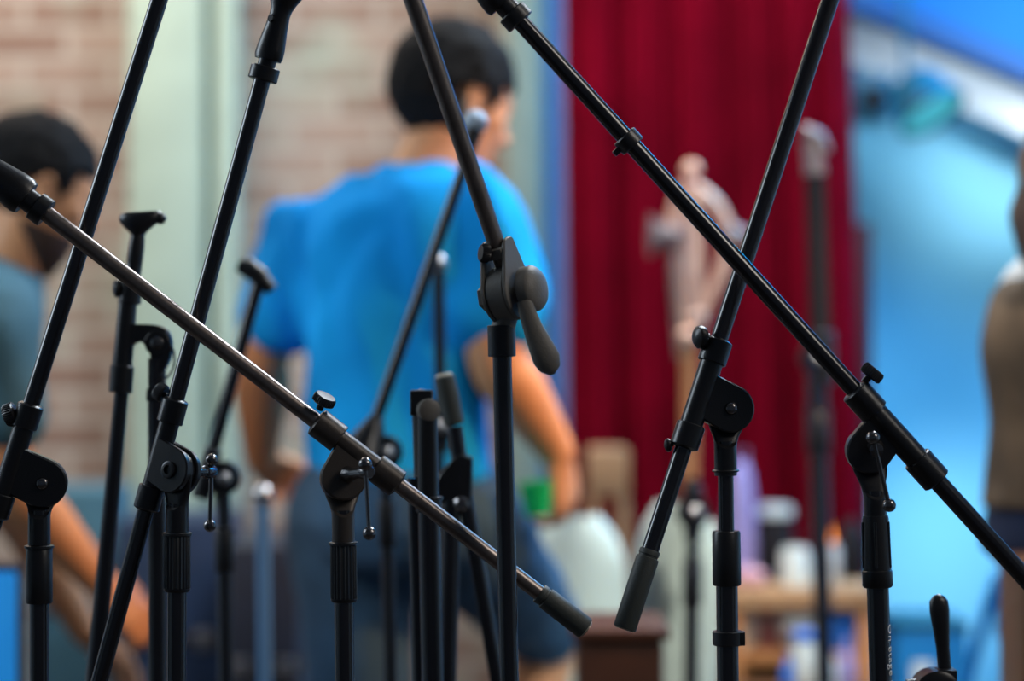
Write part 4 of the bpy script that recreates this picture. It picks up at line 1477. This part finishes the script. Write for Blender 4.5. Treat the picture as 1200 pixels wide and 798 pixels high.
def jar(name, label, cat, px, py_top, py_bot, r, mat, dd, lid=None, body='cyl', zfix=None, group=None):
    kk = dd / F
    z0 = zfix if zfix is not None else CAMZ - (py_bot - 399) / F * dd
    h = (py_bot - py_top) * kk
    c = V((at_x(px, dd), dd, z0))
    rt = thing(name, label, cat, c, group)
    bm = NB()
    R = r * kk
    if body == 'cyl':
        pr = [(0, R * .9), (.003, R), (h * .8, R), (h * .9, R * .9), (h, R * .8), (h, R * .72), (h * .5, R * .8), (.01, R * .8)]
    elif body == 'bottle':
        pr = [(0, R * .9), (.003, R), (h * .6, R), (h * .75, R * .55), (h * .8, R * .38), (h, R * .38)]
    elif body == 'bowl':
        pr = [(0, R * .4), (.006, R * .45), (h * .3, R * .8), (h * .8, R), (h, R), (h * .97, R * .95), (h * .4, R * .75), (.012, R * .3)]
    else:
        pr = [(0, R * .8), (h * .2, R), (h * .6, R), (h * .9, R * .6), (h, R * .2)]
    lathe(bm, c, V((0, 0, 1)), pr, 30)
    build(name + '_body', bm, M[mat], rt)
    if lid:
        bm = NB(); lathe(bm, c + V((0, 0, h - .002)), V((0, 0, 1)), [(0, R * .86), (.002, R * .95), (h * .16, R * .95), (h * .18, R * .7)], 24); build('lid', bm, M[lid], rt)
    return rt, c, h


jar('jar', 'pale-lidded dark jar on the left of the orange wooden table', 'jar', 908, 615, 690, 22, 'leather', d + .18, 'ceramic', zfix=ztop)
jar('mug', 'white mug on the front of the orange wooden table', 'mug', 932, 645, 690, 17, 'ceramic', d + .06, zfix=ztop)
ca, cc, ch = jar('candle', 'white candle with orange flame on the wooden table', 'candle', 973, 640, 688, 11, 'wax', d + .08, zfix=ztop)
bm = NB(); lathe(bm, cc + V((0, 0, ch)), V((-.12, 0, 1)), [(0, .002), (.010, .008), (.022, .006), (.045, .001)], 16); build('flame', bm, M['flame'], ca)
jar('vase', 'dark round vase at the right of the wooden table', 'vase', 998, 620, 690, 16, 'leather', d + .2, body='round', zfix=ztop)
jar('pouch', 'dusty pink cloth pouch on the left front of the wooden table', 'pouch', 878, 668, 690, 20, 'pink', d + .08, body='round', zfix=ztop)
jar('bowl', 'wide white bowl on the lower shelf of the wooden table', 'bowl', 935, 722, 765, 26, 'ceramic', d + .06, body='bowl', zfix=zs)
jar('pot', 'pinkish pot on the lower shelf left of the wide bowl', 'pot', 900, 720, 765, 14, 'pink', d + .10, body='round', zfix=zs)
jar('bowl', 'rounded white dish at the left end of the lower shelf', 'bowl', 872, 725, 765, 20, 'ceramic', d + .08, body='bowl', zfix=zs)
bx = thing('storage_box', 'bright blue plastic box on the lower shelf of the wooden table', 'box', (at_x(980, d), d + .12, zs))
bm = NB(); box(bm, (at_x(982, d), d + .12, zs + .0325), (.09, .2, .065), bev=.006); build('box_body', bm, M['blue_plastic'], bx)
bm = NB(); box(bm, (at_x(980, d), d + .12, zs + .0685), (.096, .206, .008), bev=.003); build('lid', bm, M['blue_plastic'], bx)
# bottles and packs standing on a crate below the shelf, in front of the table
cr = thing('wooden_crate', 'red-brown wooden crate standing low before the orange table', 'crate', (at_x(955, 4.6), 4.6, 0))
zc = CAMZ - (812 - 399) / F * 4.6
bm = NB()
cx = at_x(945, 4.6)
for z in [0.05 + i * 0.115 for i in range(5)]:
    if z < zc:
        for yy in (4.47, 4.73):
            box(bm, (cx, yy, z), (.26, .014, .09), bev=.002)
        for xx in (cx - .13, cx + .13):
            box(bm, (xx, 4.6, z), (.014, .27, .09), bev=.002)
for xx in (cx - .115, cx + .115):
    for yy in (4.485, 4.715):
        box(bm, (xx, yy, zc / 2), (.025, .025, zc), bev=.001)
box(bm, (cx, 4.6, zc - .006), (.27, .28, .012), bev=.001)
build('slats', bm, M['wood_red'], cr)
jar('bottle', 'white bottle with a blue cap standing on the red-brown crate', 'bottle', 942, 745, 812, 15, 'ceramic', 4.55, 'blue_plastic', zfix=zc)
jar('bottle', 'small blue bottle on the crate left of the white one', 'bottle', 924, 762, 812, 8, 'blue_plastic', 4.55, body='bottle', zfix=zc)
jar('bottle', 'violet-blue bottle at the right side of the crate', 'bottle', 993, 750, 812, 9, 'purple', 4.6, body='bottle', zfix=zc)
jar('paper_cone', 'narrow white paper cone standing on the crate between bottles', 'paper cone', 972, 755, 812, 10, 'ceramic', 4.52, body='round', zfix=zc)


# moulded plastic chairs
def plastic_chair(label, px, d, py_top, w, rz, mat, group=None):
    ztop = CAMZ - (py_top - 399) / F * d
    xc = at_x(px, d)
    d += .25
    root = thing('plastic_chair', label, 'chair', (xc, d, 0), group)
    R = Matrix.Rotation(rz, 3, 'Z')
    base = V((xc, d, 0))

    def W(x, y, z):
        return base + R @ V((x, y, z))
    seat = .45
    # back shell: rounded, curved
    bm = NB()
    NU, NV = 14, 14
    rows = []
    for th in (0, 1):
        g = []
        for i in range(NV + 1):
            v = i / NV
            hw = w * (0.80 + 0.2 * math.sin(v * PI * .8)) * (1 if v < .75 else math.sqrt(max(0.02, 1 - ((v - .75) / .25) ** 2 * .75)))
            row = []
            for j in range(NU + 1):
                u_ = j / NU * 2 - 1
                z = seat + .02 + (ztop - seat - .02) * v
                y = -.20 - .05 * v + .035 * u_ * u_ + (0.009 if th else 0)
                row.append(bm.verts.new(W(u_ * hw, y, z)))
            g.append(row)
        rows.append(g)
    for g in rows:
        for i in range(NV):
            for j in range(NU):
                bm.faces.new((g[i][j], g[i][j + 1], g[i + 1][j + 1], g[i + 1][j]))
    edge = lambda g: g[0] + [r[-1] for r in g[1:]] + list(reversed(g[-1][:-1])) + [r[0] for r in reversed(g[1:-1])]
    e0, e1 = edge(rows[0]), edge(rows[1])
    for i in range(len(e0)):
        j = (i + 1) % len(e0)
        bm.faces.new((e0[i], e0[j], e1[j], e1[i]))
    build('backrest', bm, M[mat], root, 50)
    bm = NB()
    rings = []
    for z, s in ((seat - .012, .94), (seat - .004, 1.0), (seat + .006, 1.0), (seat + .012, .95)):
        rings.append([W(math.copysign(abs(math.cos(a)) ** .55, math.cos(a)) * w * s, math.copysign(abs(math.sin(a)) ** .55, math.sin(a)) * .215 * s, z) for a in [2 * PI * q / 36 for q in range(36)]])
    loft(bm, rings)
    build('seat', bm, M[mat], root)
    for sx in (-1, 1):
        for sy in (-1, 1):
            bm = NB(); rod(bm, W(sx * w * .8, sy * .17, seat - .008), W(sx * w * 1.05, sy * .23, 0), .014, .011); build('leg', bm, M[mat], root)


plastic_chair('pale green-white plastic chair behind the grip of the boom stand', 775, 4.0, 588, .078, 0.15, 'white_plastic', 'pale plastic chairs')
plastic_chair('second pale plastic chair, left of the first beside the arm in blue', 702, 4.62, 606, .095, -0.2, 'white_plastic', 'pale plastic chairs')

# dark brown wooden box, top just under the boom ends
d = 3.55; k = d / F
zt = CAMZ - (738 - 399) / F * d
c = V((at_x(728, d), d + .12, 0))
wb = thing('wooden_cabinet', 'dark brown wooden cabinet whose top lies under the two boom ends', 'cabinet', (c.x, c.y, 0))
bm = NB(); box(bm, c + V((0, 0, (zt - .02) / 2)), (.125, .22, zt - .02), bev=.006); build('cabinet_body', bm, M['wood_dark'], wb)
bm = NB(); box(bm, c + V((0, 0, zt - .008)), (.145, .24, .016), bev=.005); build('cabinet_top', bm, M['wood_dark'], wb)
bm = NB(); box(bm, c + V((0, -.113, zt / 2 - .02)), (.10, .008, zt - .14), bev=.003); dr_ = build('door', bm, M['wood_dark'], wb)
bm = NB(); ball(bm, c + V((.035, -.122, zt - .2)), .009); build('knob', bm, M['brass'], dr_)

# cardboard box and purple bag behind the chairs
d = 5.2
ct = thing('stool', 'tan wooden stool beside the hand of the man in blue', 'stool', (at_x(712, d), d, 0))
zt = CAMZ - (525 - 399) / F * d
bm = NB(); box(bm, (at_x(712, d), d, zt - .05), (.085, .15, .10), bev=.01); build('seat', bm, M['wood_tan'], ct)
for sx in (-1, 1):
    for sy in (-1, 1):
        bm = NB(); rod(bm, (at_x(712, d) + sx * .03, d + sy * .06, zt - .1), (at_x(712, d) + sx * .05, d + sy * .07, 0), .012); build('leg', bm, M['wood_tan'], ct)
d = 5.02
zt = (690 - 550) * d / F
pb = V((at_x(868, d), d, CAMZ - (690 - 399) / F * 4.85))
bag = thing('cloth_bag', 'tall lavender cloth bag standing on the left end of the wooden table', 'bag', pb)
bm = NB()
rr = [(0.0, .024, .03), (.006, .032, .045), (zt * .3, .034, .045), (zt * .7, .028, .04), (zt * .9, .022, .03), (zt, .012, .015)]
loft(bm, [ering(pb + V((0, 0, z)), V((1, 0, 0)), V((0, 1, 0)), a, b, 24) for z, a, b in rr])
build('bag_body', bm, M['purple'], bag, 60)
bm = NB(); path(bm, [pb + V((-.01, 0, zt - .005)), pb + V((-.012, 0, zt + .02)), pb + V((.012, 0, zt + .02)), pb + V((.01, 0, zt - .005))], .003, 8); build('strap', bm, M['purple'], bag)


# stage lamp on the alcove wall
d = 5.9; k = d / F
lc = P(1080, 142, d)
lp = thing('stage_lamp', 'cyan-glowing stage lamp hanging in the blue alcove', 'stage lamp', lc)
bm = NB(); ax = V((.42, -.40, -.80)).normalized(); q = P(1066, 92, d)
lathe(bm, q, ax, [(0, 14 * k), (.01, 28 * k), (.06, 36 * k), (.11, 44 * k), (.115, 44 * k), (.115, 39 * k), (.09, 36 * k)], 30)
build('lamp_housing', bm, M['teal_metal'], lp)
bm = NB(); lathe(bm, q + ax * .10, ax, [(0, 38 * k), (.006, 38 * k), (.012, 26 * k), (.014, 4 * k)], 30); build('lens', bm, M['cyan_glass'], lp)
bm = NB(); path(bm, [q + V((0, .06, 0)), q + V((0, .07, .08)), V((q.x, d + .06, 3.3))], .008, 10); build('hanging_bracket', bm, M['teal_metal'], lp)
sk = P(1018, 116, 6.1)
sp = thing('wall_speaker', 'small dark teal speaker high beside the curtain edge', 'speaker', sk)
bm = NB(); box(bm, sk, (46 * 6.1 / F, .16, 56 * 6.1 / F), bev=.008); build('speaker_cabinet', bm, M['teal_metal'], sp)
bm = NB(); lathe(bm, sk + V((0, -.081, -.01)), V((0, -1, 0)), [(0, .036), (.004, .036), (.004, .03), (.001, .01)], 24); build('speaker_cone', bm, M['leather'], sp)
bm = NB(); rod(bm, sk + V((0, .07, 0)), V((sk.x, 6.61, sk.z)), .02); build('wall_bracket', bm, M['teal_metal'], sp)

# narrow dark banner post just right of the curtain
d = 5.6
pz = CAMZ - (262 - 399) / F * d
po = thing('slim_post', 'slim dark maroon post just right of the red curtain', 'post', (at_x(1012, d), d, 0))
bm = NB(); box(bm, (at_x(1012, d), d, pz / 2), (17 * d / F, .04, pz), bev=.004); build('post_shaft', bm, material('dark_maroon', (.04, .003, .012), .5), po)
bm = NB(); box(bm, (at_x(1012, d), d, .01), (.2, .2, .02), bev=.004); build('base', bm, M['leather'], po)

# folding chair at the lower right, blue light put into its colour
d = 4.05; k = d / F
fc = V((at_x(1168, d), d, 0))
fo = thing('folding_chair', 'blue-lit tubular folding chair at the lower right before the bright wall', 'chair', (fc.x, fc.y, 0))
zt = CAMZ - (700 - 399) / F * d
for yy in (0, .36):
    bm = NB(); path(bm, [V(p) for p in smoothpts([(fc.x - .09, d + yy, 0.0), (fc.x - .03, d + yy, .42), (fc.x + .06, d + yy, zt - .04), (fc.x + .085, d + yy, zt)], 4)], .011, 12); build('frame', bm, M['blue_lit_chair'], fo)
    bm = NB(); path(bm, [V((fc.x + .12, d + yy + .024, 0)), V((fc.x + .02, d + yy + .024, .5))], .011, 12); build('leg', bm, M['blue_lit_chair'], fo)
bm = NB(); box(bm, (fc.x - .06, d + .18, .45), (.34, .37, .022), bev=.008); build('seat', bm, M['blue_lit_chair'], fo)
bm = NB(); box(bm, (fc.x + .075, d + .18, zt - .05), (.018, .36, .12), bev=.006); build('backrest', bm, M['blue_lit_chair'], fo)
# pale blue equipment box left of it
d = 4.9
eb = V((at_x(1090, d), d, 0)); zt = CAMZ - (736 - 399) / F * d
e = thing('equipment_box', 'blue equipment box behind the low lever handle', 'box', (eb.x, eb.y, 0))
bm = NB(); box(bm, eb + V((0, .1, zt / 2)), (.15, .24, zt), bev=.008); build('case_body', bm, M['blue_lit_chair'], e)
bm = NB(); box(bm, eb + V((-.02, -.024, zt * .55)), (.04, .008, zt * .7), bev=.003); build('white_panel', bm, M['ceramic'], e)
bm = NB(); box(bm, eb + V((0, .1, zt + .006)), (.156, .246, .014), bev=.004); build('lid', bm, M['teal_metal'], e)
# brown cabinet at the right edge
d = 3.35
cb = V((at_x(1203, d) + .17, d + .1, 0)); zt = CAMZ - (672 - 399) / F * d
e = thing('wooden_cabinet', 'red-brown wooden cabinet cut off by the right edge', 'cabinet', (cb.x, cb.y, 0))
bm = NB(); box(bm, cb + V((0, 0, zt / 2)), (.34, .18, zt), bev=.006); build('cabinet_body', bm, M['wood_red'], e)
bm = NB(); box(bm, cb + V((0, 0, zt + .006)), (.35, .19, .014), bev=.004); build('cabinet_top', bm, M['wood_red'], e)

# cases and gear, lower left background
def gear_case(label, px0, px1, py, d, dep, mat, group='stacked gear cases'):
    xa, xb = at_x(px0, d), at_x(px1, d)
    zt = CAMZ - (py - 399) / F * d
    c = V(((xa + xb) / 2, d + dep / 2, 0))
    e = thing('gear_case', label, 'case', (c.x, c.y, 0), group)
    bm = NB(); box(bm, c + V((0, 0, zt / 2)), (xb - xa, dep, zt), bev=.01); build('case_body', bm, M[mat], e)
    bm = NB(); box(bm, c + V((0, 0, zt * .72)), (xb - xa + .008, dep + .008, .018), bev=.003); build('lid_rim', bm, M['darksteel'], e)
    bm = NB(); path(bm, [c + V((-.06, -dep / 2 - .002, zt * .5)), c + V((-.055, -dep / 2 - .03, zt * .5)), c + V((.055, -dep / 2 - .03, zt * .5)), c + V((.06, -dep / 2 - .002, zt * .5))], .007, 10); build('handle', bm, M['leather'], e)
    for sx in (-1, 1):
        bm = NB(); box(bm, c + V((sx * (xb - xa) * .32, -dep / 2 - .004, zt * .72)), (.035, .012, .04), bev=.003); build('latch', bm, M['steel'], e)


gear_case('tall navy gear case behind the tee-handled stand', 135, 262, 610, 5.0, .4, 'case_blue')
gear_case('black gear case under the arm of the man in blue', 266, 350, 640, 4.7, .4, 'case')
gear_case('wide dark gear case at the far left under the leaning man', 30, 132, 575, 5.3, .3, 'teal')
# chrome shaft, its pale blue reflection put into the colour
e = thing('chrome_tube', 'vertical chrome tube stand with painted blue reflection, left of the man in blue', 'tube stand', (at_x(312, 3.5), 3.5, 0))
bm = NB(); rod(bm, P(308, 585, 3.5), V((at_x(316, 3.5), 3.5, .02)), .010, bev=.002); build('tube', bm, M['blue_sheen_tube'], e)
bm = NB(); lathe(bm, V((at_x(316, 3.5), 3.5, 0)), V((0, 0, 1)), [(0, .10), (.008, .10), (.02, .03), (.03, .014)], 30); build('base', bm, M['case'], e)
bm = NB(); ball(bm, P(308, 580, 3.5), .016); build('top_knob', bm, M['steel'], e)
e = thing('stage_light_bar', 'bright blue upright light bar at the lower left edge', 'stage light', (at_x(2, 3.6), 3.6, 0))
zt = CAMZ - (662 - 399) / F * 3.6
bm = NB(); box(bm, (at_x(2, 3.6), 3.62, zt / 2), (.052, .04, zt), bev=.006); build('housing', bm, M['case'], e)
bm = NB(); box(bm, (at_x(2, 3.6), 3.597, zt / 2 + .01), (.044, .008, zt - .04), bev=.002); build('glowing_face', bm, M['blue_lamp'], e)
